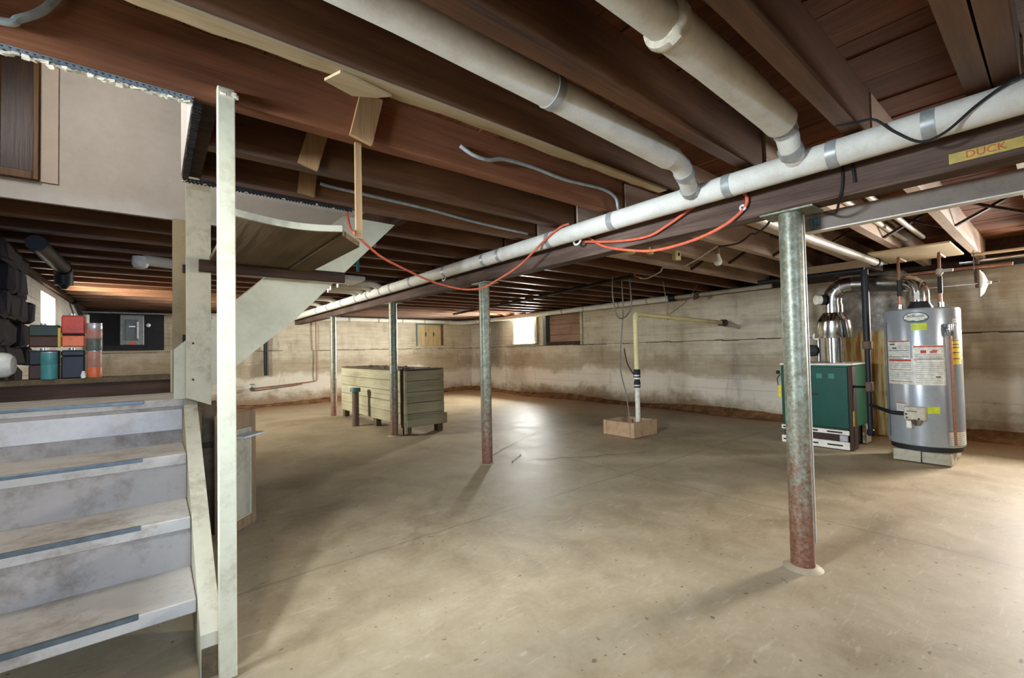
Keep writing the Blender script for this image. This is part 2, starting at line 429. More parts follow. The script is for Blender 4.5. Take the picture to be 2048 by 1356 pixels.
# ------------------------------------------------------------ the room
XL, XR, YN, YF = -1.09, 7.95, -2.6, 11.95
ZJ, ZS = 2.20, 2.44            # underside of joists, underside of subfloor boards
def build_floor():
    mb = MB(); nx, ny = 40, 60
    x0, x1, y0, y1 = XL-.4, XR+.4, YN-.4, YF+.4
    vs = [(x0+(x1-x0)*i/nx, y0+(y1-y0)*j/ny, 0) for j in range(ny+1) for i in range(nx+1)]
    fs = [(j*(nx+1)+i, j*(nx+1)+i+1, (j+1)*(nx+1)+i+1, (j+1)*(nx+1)+i) for j in range(ny) for i in range(nx)]
    # the pour heaves a little around each post
    out = []
    for x, y, z in vs:
        h = .006*math.sin(x*1.7+.6)*math.sin(y*1.3)-.006
        out.append((x, y, h))
    mb.add(out, fs)
    return struct(mb.build('floor', 'floor', None, True, 60))
floor = build_floor()
# cracks in the floor near the middle post, as thin recessed-looking strips
def crack(pts, wd):
    mb = MB(); vs = []; fs = []
    for i, (x, y) in enumerate(pts):
        a = Vector(pts[min(i+1, len(pts)-1)])-Vector(pts[max(i-1, 0)]); a = a.normalized(); n = Vector((-a.y, a.x))*wd*random.uniform(.4, 1)
        vs += [(x-n.x, y-n.y, .0015), (x+n.x, y+n.y, .0015)]
    for i in range(len(pts)-1): fs.append((2*i, 2*i+1, 2*i+3, 2*i+2))
    mb.add(vs, fs)
    return mb
def wiggle(a, b, n, amp):
    out = []
    for i in range(n+1):
        t = i/n; out.append((a[0]+(b[0]-a[0])*t+random.uniform(-amp, amp), a[1]+(b[1]-a[1])*t+random.uniform(-amp, amp)))
    return out
crack(wiggle((2.93, 4.12), (4.4, 4.9), 12, .02), .006).build('floor_crack', 'wall_crack', floor)
crack(wiggle((3.15, 3.70), (4.35, 3.05), 14, .03), .009).build('floor_crack', 'wall_crack', floor)
crack(wiggle((3.0, 3.75), (3.3, 3.95), 6, .02), .008).build('floor_crack', 'wall_crack', floor)

def cove(axis, at, inward, a0, a1, parent):
    n = int((a1-a0)/.12); mb = MB(); vs = []; fs = []; K = 5
    for i in range(n+1):
        a = a0+(a1-a0)*i/n; w_ = .26+.07*math.sin(a*2.3)+random.uniform(-.02, .02); h = .085+.03*math.sin(a*1.7+1)+random.uniform(-.008, .008)
        for k in range(K):
            t = k/(K-1); d = w_*t; z = h*(1-t)**2.2-.008*t
            vs.append((at+inward*d, a, z) if axis == 'X' else (a, at+inward*d, z))
    for i in range(n):
        for k in range(K-1): fs.append((i*K+k, i*K+k+1, (i+1)*K+k+1, (i+1)*K+k))
    mb.add(vs, fs); mb.build('wall_cove', 'dirt', parent, True, 60)
def dirt_mat():
    m = MT('packed_dirt', .95, 0, .1)
    n = m.noise(5, 8, .7, m.coord((1, 1, 1), True))
    m.base(m.ramp(n, [(.32, (78, 54, 34)), (.5, (118, 84, 54)), (.66, (150, 116, 84))])); m.bump(n, .6, .02); return m.m
M['dirt'] = dirt_mat()
cove('X', XR-.018, -1, YN, YF, floor)
cove('Y', YF-.018, -1, XL, XR, floor)
COURSES = [0, .21, .44, .62, .86, 1.04, 1.31, 1.46, 1.70, 1.92, 2.14]
def wall(name, axis, at, inward, a0, a1, openings, mat, ztop=2.14, thick=.36):
    """board-formed wall: one strip per form board, each a little proud or shy, with thin fins between; openings (a,b,z0,z1)"""
    mb = MB()
    cuts = sorted(set([a0, a1]+[o[0] for o in openings]+[o[1] for o in openings]))
    zc = sorted(set(COURSES+[o[2] for o in openings]+[o[3] for o in openings]))
    zc = [z for z in zc if z <= ztop]
    offs = {}
    for i in range(len(zc)-1):
        zm = (zc[i]+zc[i+1])/2
        k = max(j for j in range(len(COURSES)) if COURSES[j] <= zm+1e-6)
        off = offs.setdefault(k, random.uniform(-.006, .006)+(.016 if COURSES[k] < 1.3 else 0))
        for j in range(len(cuts)-1):
            am = (cuts[j]+cuts[j+1])/2
            if any(o[0] < am < o[1] and o[2] < zm < o[3] for o in openings): continue
            f = at+inward*off; b = at-inward*thick
            g = .0025
            if axis == 'X': mb.box(min(f, b), max(f, b), cuts[j], cuts[j+1], zc[i]+(g if zc[i] in COURSES else 0), zc[i+1])
            else: mb.box(cuts[j], cuts[j+1], min(f, b), max(f, b), zc[i]+(g if zc[i] in COURSES else 0), zc[i+1])
    o = struct(mb.build(name, mat, None, False))
    # thin concrete fins left at the board joints, the ragged cold joint at 1.31
    mb = MB(); cr = MB()
    for z in COURSES[1:-1]:
        a = a0
        while a < a1:
            b = min(a1, a+random.uniform(.3, 1.1))
            if random.random() < (.93 if abs(z-1.31) < .01 else .6) and not any(q[0]-.02 < b and q[1]+.02 > a and q[2] < z < q[3] for q in openings):
                off = .016 if z < 1.32 else .004
                w_ = random.uniform(.002, .006)
                tgt = cr if abs(z-1.31) < .01 else mb
                if tgt is cr: w_ = random.uniform(.004, .010); off = .022; b = min(a1, a+random.uniform(.08, .3))
                zz = z+random.uniform(-.008, .008) if tgt is cr else z+random.uniform(-.005, .005)
                f = at+inward*(off+.003)
                if axis == 'X': tgt.box(min(f, at), max(f, at), a, b, zz-w_, zz+w_)
                else: tgt.box(a, b, min(f, at), max(f, at), zz-w_, zz+w_)
            a = b
    f = mb.build('board_fin', mat, o, False); f['kind'] = 'stuff'
    f = cr.build('cold_joint', 'wall_crack', o, False); f['kind'] = 'stuff'
    return o
RW = [(8.81, 9.70, 1.377, 2.09), (7.15, 8.55, 1.31, 2.12), (-.85, .14, 1.40, 2.09)]
LW = [(7.89, 8.89, 1.54, 2.06), (1.10, 2.0, 1.52, 2.08)]
FW = [(6.02, 6.95, 1.375, 2.06)]
NW = [(-.55, .95, 1.45, 2.08), (3.7, 5.1, 1.45, 2.08)]
wall_right = wall('wall_right', 'X', XR, -1, YN, YF, RW, 'wall')
wall_left = wall('wall_left', 'X', XL, 1, YN, YF, LW, 'wall_left')
wall_far = wall('wall_far', 'Y', YF, -1, XL-.36, XR+.36, FW, 'wall')
wall_near = wall('wall_near', 'Y', YN, 1, XL-.36, XR+.36, NW, 'wall')

def window(name, axis, at, outward, a0, a1, z0, z1, mull=1):
    """sash set in the opening: frame bars, muntins, glass pane"""
    o = struct(bpy.data.objects.new(name, None)); COL.objects.link(o); o['_o'] = (0, 0, 0)
    d0 = at+outward*.20; d1 = at+outward*.26; fr = .045
    def bx(a, b, z, zz, t=0):
        m = MB(); lo, hi = min(d0, d1)+t, max(d0, d1)-t
        if axis == 'X': m.box(lo, hi, a, b, z, zz)
        else: m.box(a, b, lo, hi, z, zz)
        return m
    bx(a0, a0+fr, z0, z1).build('frame_stile', 'white_wood2', o); bx(a1-fr, a1, z0, z1).build('frame_stile', 'white_wood2', o)
    bx(a0+fr, a1-fr, z1-fr, z1).build('frame_rail', 'white_wood2', o); bx(a0+fr, a1-fr, z0, z0+fr).build('frame_rail', 'white_wood2', o)
    n = mull+1; w_ = (a1-a0-2*fr)/n
    for i in range(1, n):
        c = a0+fr+w_*i; bx(c-.012, c+.012, z0+fr, z1-fr, .01).build('muntin', 'white_wood2', o)
    for i in range(n):
        bx(a0+fr+w_*i, a0+fr+w_*(i+1), z0+fr, z1-fr, .027).build('pane', 'glass', o)
    return o
window('window_1', 'X', XR, 1, 8.81, 9.70, 1.377, 2.09)
window('window_2', 'X', XL, -1, 7.89, 8.89, 1.54, 2.06)
window('window_3', 'X', XR, 1, -.85, .14, 1.40, 2.09)
window('window_4', 'X', XL, -1, 1.10, 2.0, 1.52, 2.08)
window('window_5', 'Y', YN, -1, -.55, .95, 1.45, 2.08, 1)
window('added_window', 'Y', YN, -1, 3.7, 5.1, 1.45, 2.08, 1)  # made-up window in the unseen near wall, only for fill light
# sill board under the far right window and its paint-dirty ledge
tag(MB().box(7.80, 8.13, 8.72, 10.02, 1.352, 1.378, .004).build('window_sill_board', 'white_wood2'), 'grey sill board under the bright window in the right wall', 'sill')
# light trim of that window
t1 = struct(bpy.data.objects.new('trim_1', None)); COL.objects.link(t1); t1['_o'] = (0, 0, 0)
MB().box(7.86, 7.93, 8.70, 8.80, 1.378, 2.12, .003).build('casing', 'white_wood2', t1)
MB().box(7.90, 7.93, 9.71, 9.76, 1.378, 2.12, .003).build('casing', 'white_wood2', t1)

M['brown_back'] = wood('brown_back', (104, 80, 62), (140, 112, 92), (158, 130, 108), 'Y', .9, .06)
# blocked window opening beside it: boarded back, jambs, bottom plank
bo = thing('boarded_window', 'boarded-up brown window opening right of the bright window', 'boarded window', (8.1, 7.85, 1.31))
for i in range(3):
    z = 1.31+.27*i
    MB().box(8.10+.004*(i % 2), 8.14, 7.15, 8.55, z+.003, min(2.118, z+.265)).build('back_board', 'brown_back', bo)
MB().box(8.145, 8.16, 7.10, 8.60, 1.28, 2.13).build('leak_backing', 'dark_masonry', bo, False)  # added sheet, stops daylight leaking between the boards
MB().box(7.95, 8.098, 8.44, 8.55, 1.312, 2.118).build('jamb', 'grey_panel_dark', bo)
MB().box(7.915, 8.098, 7.15, 7.22, 1.312, 2.118, .004).build('jamb', 'white_wood2', bo)
MB().box(7.945, 8.098, 7.23, 8.43, 1.312, 1.40, .004).build('bottom_plank', 'dark_wood', bo)

# far wall opening with three shutter doors
sh = thing('window_shutters', 'set of three tan shutters with black latches in far wall', 'shutters', (6.48, 12.0, 1.375))
MB().box(6.02, 6.95, 11.93, 12.02, 1.375, 1.40).build('frame_rail', 'white_wood2', sh)
MB().box(6.02, 6.95, 11.93, 12.02, 2.035, 2.06).build('frame_rail', 'teal', sh)
MB().box(6.02, 6.06, 11.93, 12.02, 1.40, 2.035).build('frame_stile', 'teal', sh)
MB().box(6.86, 6.95, 12.0, 12.10, 1.40, 2.035).build('frame_stile', 'brown_ply', sh)
MB().box(5.98, 6.99, 12.11, 12.14, 1.36, 2.08).build('leak_backing', 'brown_ply', sh, False)  # added sheet, closes the light leak round the shutters
for i in range(3):
    a = 6.065+i*.264
    d = MB().box(a, a+.258, 11.965, 11.99, 1.405, 2.03, .004).build('shutter', M.setdefault('shutter', wood('shutter_wood', (150, 130, 92), (186, 166, 124), (204, 186, 146), 'Z', .7, .05)), sh)
    if i:
        MB().box(a-.012, a+.02, 11.945, 11.966, 1.68, 1.80, .003).build('latch', 'black', d)

# ceiling: joists, subfloor boards, sill plates; a stair opening is left free
ceil = struct(bpy.data.objects.new('ceiling', None)); COL.objects.link(ceil); ceil['_o'] = (0, 0, 0)
JY = [.553+.49*k for k in range(-6, 24)]
OX = .12                         # right edge of the opening over the lower stair flight
def joist(x0, x1, y, mat='joist', th=.070):
    # gently crowned or bowed timber with slightly uneven arrises
    mb = MB(); n = max(2, int((x1-x0)/.6)); vs = []; fs = []; ph = random.uniform(0, 6)
    for i in range(n+1):
        x = x0+(x1-x0)*i/n; dy = .004*math.sin(x*1.3+ph); dz = .003*math.sin(x*2.1+ph*2)+random.uniform(-.0015, .0015)
        vs += [(x, y+dy, ZJ+dz), (x, y+th+dy, ZJ+dz+random.uniform(-.002, .002)), (x, y+th+dy, ZS), (x, y+dy, ZS)]
    for i in range(n):
        a = 4*i; b = a+4
        for p, q in ((0, 1), (1, 2), (2, 3), (3, 0)): fs.append((a+p, a+q, b+q, b+p))
    fs += [(3, 2, 1, 0), (4*n, 4*n+1, 4*n+2, 4*n+3)]
    return mb.add(vs, fs).build('joist', mat, ceil, False)
for k, y in enumerate(JY):
    if y > YF-.1 or y < YN: continue
    near = -.2 < y < 3.1
    for x0, x1, m_ in ((XL-.2, 2.72, 'joist'), (2.76, XR+.2, 'joist')):
        mat = m_
        if x0 < 0 and near: mat = 'joist_near' if abs(y-2.023) < .01 else 'joist'
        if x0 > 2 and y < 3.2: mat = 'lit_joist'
        if x0 < 0:
            if abs(y-2.513) < .01: x0 = OX+.08
            elif abs(y-3.003) < .01: x0 = OX+.08
            elif abs(y-3.493) < .01: x0 = 1.50
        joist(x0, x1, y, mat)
joist(-1.29, 2.72, .14, 'joist')
# headers round the stair opening
MB().box(OX+.02, OX+.08, 2.098, 3.003, ZJ, ZS).build('header', 'dark_wood', ceil, False)
MB().box(1.44, 1.50, 3.08, 3.98, ZJ, ZS).build('header', 'dark_wood', ceil, False)
# subfloor boards, run along y
x = XL-.3; i = 0
while x < XR+.3:
    w_ = .134
    segs = [(YN-.3, YF+.3)]
    xm = x+w_/2
    if x < OX-.01: segs = [(YN-.3, 2.09), (3.99, YF+.3)]
    elif xm < 1.5: segs = [(YN-.3, 3.07), (3.99, YF+.3)]
    dz = random.uniform(-.003, .003)
    for a, b in segs: MB().box(x+.003, x+w_-.002, a, b, ZS+.001+dz, ZS+.026+dz).build('subfloor_board', 'subfloor', ceil, False)
    x += w_
# a tight roof of floor boards above so that no daylight leaks through the joints
MB().box(1.5, XR+.5, YN-.5, YF+.5, ZS+.032, ZS+.05).build('upper_floor', 'dark_wood', ceil, False)
MB().box(XL-.5, 1.5, YN-.5, 2.08, ZS+.032, ZS+.05).build('upper_floor', 'dark_wood', ceil, False)
MB().box(XL-.5, 1.5, 4.0, YF+.5, ZS+.032, ZS+.05).build('upper_floor', 'dark_wood', ceil, False)
MB().box(OX+.03, 1.5, 2.08, 3.06, ZS+.032, ZS+.05).build('upper_floor', 'dark_wood', ceil, False)
# sill plates on top of the walls
MB().box(XR-.10, XR+.3, YN-.3, YF+.3, 2.141, ZJ-.001).build('sill_plate', 'dark_wood', ceil, False)
MB().box(XL-.3, XL+.05, YN-.3, YF+.3, 2.141, ZJ-.001).build('sill_plate', 'dark_wood', ceil, False)
MB().box(XL+.05, XR-.1, YF-.04, YF+.3, 2.141, ZJ-.001).build('sill_plate', 'dark_wood', ceil, False)
MB().box(XL+.05, XR-.1, YN-.3, YN+.05, 2.141, ZJ-.001).build('sill_plate', 'dark_wood', ceil, False)
for n_, b in (('x', (XR-.02, XR+.35, YN-.3, YF+.3)), ('x', (XL-.35, XL-.0, YN-.3, YF+.3)), ('y', (XL, XR, YF+.0, YF+.35)), ('y', (XL, XR, YN-.35, YN+.0))):
    MB().box(b[0], b[1], b[2], b[3], ZJ, ZS+.03).build('rim_joist', 'dark_wood', ceil, False)
# stairwell above the opening: drywall on all sides, closed at the top
struct(MB().box(XL-.1, 1.6, 3.962, 3.985, 2.185, 3.9).build('wall_stairwell_far', 'drywall', None, False))
sw = struct(MB().box(OX-.004, OX+.018, 2.06, 3.07, ZJ+.02, 3.9).build('wall_stairwell_right', 'drywall', None, False))
struct(MB().box(XL-.12, XL-.09, 2.0, 3.98, ZS, 3.9).build('wall_stairwell_left', 'drywall', None, False))
struct(MB().box(XL-.1, OX, 2.055, 2.08, ZS, 3.9).build('wall_stairwell_near', 'drywall', None, False))
struct(MB().box(OX+.02, 1.6, 3.05, 3.07, ZS+.06, 3.9).build('wall_stairwell_flight', 'drywall', None, False))
struct(MB().box(1.56, 1.58, 3.07, 3.96, ZS, 3.9).build('wall_stairwell_end', 'drywall', None, False))
struct(MB().box(XL-.2, 1.7, 2.0, 4.05, 3.9, 3.94).build('ceiling_stairwell', 'drywall', None, False))

# cross bracing and blocking between joists
def brace(p0, p1, mat='dark_wood', w_=.02, h_=.045):
    MB().beam(p0, p1, w_, h_, (1, 0, 0)).build('cross_brace', mat, ceil, False)
for y in JY:
    if -.6 < y < 3.2:
        for xx in (5.4,):
            brace((xx, y+.072, ZJ+.01), (xx, y+.49, ZS-.01)); brace((xx+.05, y+.072, ZS-.01), (xx+.05, y+.49, ZJ+.01))

# floor girder
girder = thing('girder', 'long brown timber girder carried by the row of steel columns', 'beam', (2.75, 4.6, 1.95))
gb = MB(); n = 30; vs = []; fs = []
for i in range(n+1):
    y = YN+.1+(11.80-YN-.1)*i/n
    j = lambda: random.uniform(-.003, .003)
    vs += [(2.68+j(), y, 1.952+j()), (2.69+j(), y, 1.94+j()), (2.82+j(), y, 1.94+j()), (2.83, y, 1.952+j()), (2.83, y, 2.192), (2.68+j(), y, 2.192)]
for i in range(n):
    a = 6*i; b = a+6
    for p in range(6): fs.append((a+p, a+(p+1) % 6, b+(p+1) % 6, b+p))
fs += [tuple(range(6)), tuple(range(6*n, 6*n+6))]
gb.add(vs, fs).build('timber', 'girder', girder, False)
# duct tape with red print stuck on its side
tp = tag(MB().box(2.6735, 2.6755, -.35, .281, 1.965, 2.008).build('tape_strip', 'tape', None, False), 'yellow tape with red lettering stuck on the girder side', 'tape')
mx = Matrix(((0, 0, -1, 2.6730), (-1, 0, 0, .172), (0, 1, 0, 1.988), (0, 0, 0, 1)))
text_obj('lettering', 'DUCK', .042, 'tape_ink', mx, tp)
mx2 = mx.copy(); mx2[1][3] = .058
text_obj('lettering', 'T', .042, 'tape_ink', mx2, tp)

# steel columns
def column(x, y, label, r=.0575, ztop=1.938):
    t = thing('steel_column', label, 'column', (x, y, 0), 'steel columns under the girder')
    MB().lathe((x, y, 0), [(.0, r*1.02), (.02, r*1.02), (.03, r), (.6, r), (1.2, r), (ztop-.012, r)], 28).build('shaft', 'column', t)
    MB().box(x-.075, x+.10, y-.13, y+.13, ztop-.012, ztop, .002).build('cap_plate', 'column', t)
    # old mortar patch round the foot
    mb = MB(); prof = [(-.016, r+.05), (-.006, r+.03), (.002, r+.012), (.007, r+.003)]
    mb.lathe((x, y, 0), prof, 24).build('mortar_collar', 'floor', t)
    return t
column(2.752, .926, 'nearest steel column, rusty and olive, right of picture')
column(2.775, 3.903, 'grey steel column standing alone in the middle of the floor')
column(2.733, 6.17, 'steel column against the near corner of the wooden bin')
column(2.72, 8.93, 'farthest steel column, at the far end of the wooden bin')
# flat weld seam strip on the right column is bright
MB().box(2.796, 2.806, .872, .888, .12, 1.92, .002).build('weld_seam', 'white_enamel', [o for o in COL.objects if o.name == 'steel_column'][0])

# grey steel channel beside the girder
bm_ = thing('steel_channel', 'grey steel channel running beside the girder above the near column', 'beam', (3.0, -.7, 1.86))
MB().box(2.985, 2.995, YN+.05, .93, 1.862, 1.953).build('web', 'steel_beam', bm_, False)
MB().box(2.985, 3.045, YN+.05, .93, 1.855, 1.862).build('flange', 'white_enamel', bm_, False)
MB().box(2.985, 3.045, YN+.05, .93, 1.953, 1.960).build('flange', 'steel_beam', bm_, False)
cl = MB().box(2.965, 2.985, .85, .90, 1.885, 1.925, .004); cl.tube([(2.97, .875, 1.86), (2.97, .875, 1.95)], .008)
cl.build('clamp', 'teal', bm_)

# ------------------------------------------------------------ white insulated pipes
def bands(root, pts, r, mat='band', w_=.022):
    for p, d in pts:
        p = Vector(p); d = Vector(d).normalized()
        MB().tube([p-d*w_, p+d*w_], r+.003, 20).build('band', mat, root)
mp = thing('heating_main', 'long white wrapped pipe running along the girder', 'pipe', (2.55, 4.6, 2.05))
MB().tube([(2.55, YN+.1, 2.118)]+[(2.55+.002*math.sin(y), y, 2.118-.0035*y) for y in (0, 2, 4, 6, 8, 10)]+[(2.55, 11.72, 2.075)], .064, 28).build('pipe_jacket', 'pipe_wrap', mp)
zc_ = lambda y: 2.118-.0035*y
bands(mp, [((2.55, y, zc_(y)), (0, 1, 0)) for y in (.32, .66, 1.16, 1.98, 2.62, 3.3, 3.55, 4.3, 5.15, 5.75, 6.1, 6.6, 7.1, 7.8, 8.6, 9.3)], .064)
# white strap hoops hanging under the pipe
for y, s_ in ((2.36, 1), (4.42, .9)):
    MB().tube(arc((2.585, y, zc_(y)-.055), .036*s_, 0, 2*math.pi, (0, 1, 0), (.3, 0, 1), 18), .008, 8).build('strap_hoop', 'white_plastic', mp)
b2 = thing('branch_pipe', 'left white branch pipe between joists, joining the girder pipe', 'pipe', (1.4, 1.28, 2.2), 'white branch pipes')
MB().tube([(-.9, 1.285, 2.30), (.6, 1.28, 2.283), (1.26, 1.28, 2.258), (2.12, 1.28, 2.215)], .066, 24).build('pipe_jacket', 'pipe_wrap', b2)
MB().tube([(2.12, 1.28, 2.215), (2.2, 1.28, 2.207), (2.26, 1.285, 2.195), (2.31, 1.30, 2.178)], [.066, .052, .05, .05], 20).build('elbow', 'pipe_wrap', b2)
MB().tube([(2.31, 1.30, 2.178), (2.40, 1.33, 2.15), (2.50, 1.36, 2.125)], .046, 20).build('pipe_stub', 'pipe_wrap', b2)
bands(b2, [((1.27, 1.28, 2.258), (1, 0, -.04)), ((2.315, 1.30, 2.177), (.95, .2, -.28)), ((2.47, 1.352, 2.132), (.95, .2, -.28))], .052)
MB().tube([(1.25, 1.28, 2.2585), (1.29, 1.28, 2.2565)], .070, 24).build('band', 'band', b2)
b3 = thing('branch_pipe', 'right white branch pipe with a crumbled collar joint, above the girder pipe', 'pipe', (1.8, .80, 2.2), 'white branch pipes')
MB().tube([(-.9, .80, 2.29), (.9, .80, 2.288), (1.335, .80, 2.288)], .062, 24).build('pipe_jacket', 'pipe_wrap', b3)
MB().tube([(1.345, .80, 2.288), (1.64, .80, 2.285), (2.22, .80, 2.262), (2.30, .80, 2.254)], .073, 24).build('pipe_jacket', 'pipe_wrap', b3)
cm = MB(); prof = [(-.03, .066), (-.02, .08), (0, .084), (.02, .080), (.03, .075)]
cm.lathe((1.345, .80, 2.288), prof, 30, (1, 0, -.01))
for v in cm.v: v += Vector((random.uniform(-.004, .004),)*3)
cm.build('joint_collar', 'plaster', b3)
MB().tube([(2.30, .80, 2.254), (2.345, .80, 2.236), (2.385, .80, 2.20), (2.42, .805, 2.165), (2.50, .81, 2.13)], [.066, .05, .05, .048, .046], 20).build('elbow', 'pipe_wrap', b3)
bands(b3, [((2.35, .80, 2.232), (.8, 0, -.6)), ((2.44, .807, 2.155), (.85, 0, -.5))], .052)
for i, (y, l) in enumerate(((6.1, .3), (6.42, .34), (6.75, .34), (7.0, .3), (8.15, .28), (9.0, .26))):
    t = tag(MB().tube([(2.53, y, 2.13), (2.43, y, 2.175), (2.36, y, 2.185), (2.36-l, y, 2.185)], .045, 14).build('branch_stub', 'pipe_wrap'),
            'short white pipe stub branching off the girder pipe, %s counting from the right' % ('first', 'second', 'third', 'fourth', 'fifth', 'farthest')[i], 'pipe', 'short branches of the girder pipe')
dc = thing('wrapped_duct', 'flat pale duct under the joists beyond the stair stringer', 'duct', (2.0, 6.2, 2.12))
MB().box(1.55, 2.10, 5.55, 5.98, 2.128, 2.185, .012).build('casing', 'pipe_wrap', dc)

# perimeter pipe: far wall, corner, right wall
pf = thing('perimeter_pipe', 'white wrapped pipe with bright elbow along the top of the far wall', 'pipe', (4.0, 11.8, 2.05))
pr_ = thing('perimeter_pipe', 'white wrapped pipe along the right wall top, turning to bare grey pipe', 'pipe', (7.73, 7.0, 2.05))
MB().tube([(.3, 11.80, 2.112), (3, 11.80, 2.112), (7.05, 11.80, 2.112)], .056, 18).build('pipe_jacket', 'pipe_wrap', pf)
MB().tube([(7.05, 11.8, 2.112)]+arc((7.25, 11.45, 2.10), .35, math.pi*.75, 0, (1, 0, 0), (0, 1, 0), 8)+[(7.625, 11.12, 2.105)], .065, 18).build('elbow', 'white_plastic', pf)
MB().tube([(7.62, 11.1, 2.105), (7.70, 10.2, 2.11), (7.74, 8, 2.125), (7.72, 4.72, 2.145)], .058, 18).build('pipe_jacket', 'pipe_wrap', pr_)
bands(pf, [((x, 11.80, 2.112), (1, 0, 0)) for x in (3.2, 4.0, 4.8, 5.5, 6.2)], .057, 'pipe_grey')
bands(pr_, [((7.72+.006*(y-4.7), y, 2.145-.006*(y-4.7)), (0, 1, 0)) for y in (5.2, 5.9, 6.9, 7.6)], .058, 'pipe_grey')
MB().tube([(7.72, 4.72, 2.145), (7.72, 4.60, 2.147)], .064, 14).build('coupling', 'iron', pr_)
MB().tube([(7.72, 4.60, 2.147), (7.72, 2.9, 2.155)], .036, 14).build('bare_pipe', 'pipe_grey', pr_)
wk = thing('wrapped_hanger', 'brown rag-like wrap hanging on the bare pipe of the right wall', 'hanger', (7.7, 4.1, 2.1))
m_ = MB().tube([(7.70, 4.12, 2.19), (7.69, 4.16, 2.12), (7.68, 4.2, 2.07)], [.035, .05, .03], 8)
for v in m_.v: v += Vector((random.uniform(-.012, .012) for _ in range(3)))
m_.build('wrap', 'rust_iron', wk)

# grey pipe running away from the near column to the boiler corner
gp = thing('grey_pipe', 'grey pipe crossing from the near column toward the boiler', 'pipe', (4.6, 1.32, 2.08))
MB().tube([(3.1, 1.38, 2.142), (4.36, 1.351, 2.12), (6.35, 1.295, 2.112)], .042, 16).build('pipe_body', 'pipe_grey', gp)
MB().tube([(6.33, 1.296, 2.112), (6.44, 1.293, 2.112)], .054, 16).build('end_collar', 'iron', gp)
for i, (ya, l) in enumerate(((1.013, 'lower-left'), (.87, 'upper-right'))):
    tag(MB().tube([(3.4, ya, 2.30), (6.27, ya+.01, 2.30)], .022, 12).build('thin_pipe', 'pipe_wrap'), '%s of two thin white pipes between the pale joists' % l, 'pipe', 'thin white pipes between joists')
bp = thing('iron_pipe', 'black iron pipe running level under the cream ceiling board', 'pipe', (6.62, 1.8, 2.0))
MB().tube([(6.23, 2.5, 2.03), (6.23, 1.372, 2.03)], .03, 14).build('pipe_body', 'iron', bp)

# ------------------------------------------------------------ stairs
st = thing('staircase', 'worn cream painted wooden staircase with landing at left', 'stairs', (-.2, 2.9, 0))
XS0, XS1 = -1.0, .134
nos = [(2.206, .236), (2.556, .463), (2.90, .697)]
LZ = .955; LY = 3.288
# right stringer of the lower flight
MB().prism([(2.05, 0), (2.05, .16), (2.10, .19), (3.30, .955), (3.30, .62), (2.42, 0)], 'X', .134, .200).build('stringer', 'white_wood2', st, False)
MB().prism([(2.05, 0), (2.05, .16), (2.10, .19), (3.30, .955), (3.30, .62), (2.42, 0)], 'X', XS0-.05, XS0).build('stringer', 'white_wood2', st, False)
MB().box(.137, .197, 2.042, 2.0495, .0, .11).build('toe_block', 'brown_ply', st, False)
for i, (y, z) in enumerate(nos):
    back = (nos[i+1][0] if i < 2 else LY)+.035
    tr = MB().box(XS0, XS1-.002, y, back, z-.055, z, .004).build('tread', 'step', st, False)
    MB().box(XS0, -.045, y-.005, y+.014, z-.015, z+.003, .002).build('nosing_strip', 'nosing', tr)
    z1_ = (nos[i+1][1] if i < 2 else LZ)-.044
    MB().box(XS0, XS1-.002, back-.022, back-.002, z, z1_).build('riser', 'riser', st, False)
MB().box(XS0, XS1-.004, 3.284, 3.300, .775, .893, .003).build('apron_board', 'riser_white', st, False)
ld = None
for k in range(5):
    a = LY+.19*k; b = a+.187
    p = MB().box(XS0-.05, XS1+.055, a, b, LZ-.044, LZ, .004).build('landing_board', 'step', st, False)
    if k == 0: MB().box(XS0, -.045, LY-.005, LY+.014, LZ-.015, LZ+.003, .002).build('nosing_strip', 'nosing', p)
MB().box(XS0, XS1, 3.36, 3.40, .70, .91).build('landing_bearer', 'dark_wood', st, False)
MB().box(XS0, XS1, 4.15, 4.19, .0, .91).build('landing_bearer', 'dark_wood', st, False)
# upper flight: front stringer, newel board, treads and risers behind it
up = lambda x: 1.155+1.0*(x-.0)
MB().prism([(.088, .957), (.088, 1.245), (1.06, 2.198), (1.46, 2.198), (.74, 1.442), (.395, 1.137), (.215, .957)], 'Y', 3.235, 3.272).build('stringer', 'stringer', st, False)
MB().prism([(.088, .957), (.088, 1.245), (1.06, 2.198), (1.46, 2.198), (.74, 1.442), (.395, 1.137), (.215, .957)], 'Y', 3.92, 3.957).build('stringer', 'stringer', st, False)
for i in range(4):
    x = .2+.2*i; z = 1.20+.88*(x-.195)
    MB().box(x, x+.19, 3.274, 3.918, z-.03, z).build('tread', 'brown_ply', st, False)
    MB().box(x+.01, x+.028, 3.274, 3.918, z-.15, z-.031).build('riser', 'brown_ply', st, False)
nb = MB().prism([(.142, .967), (.142, 2.26), (.262, 2.26), (.262, .915)], 'Y', 3.165, 3.198).build('newel_board', 'white_wood2', st, False)
for zz in (1.07, 1.28):
    MB().tube([(.175, 3.166, zz), (.175, 3.160, zz)], .006, 8).build('nail_hole', 'black', nb)
# narrow board behind with two dark notches
rb = MB().box(.098, .19, 3.90, 3.918, .957, 2.18).build('back_post', 'post_tan', st, False)
for zz in (1.83, 1.33): MB().box(.155, .189, 3.895, 3.902, zz-.03, zz+.03).build('notch', 'black', rb)

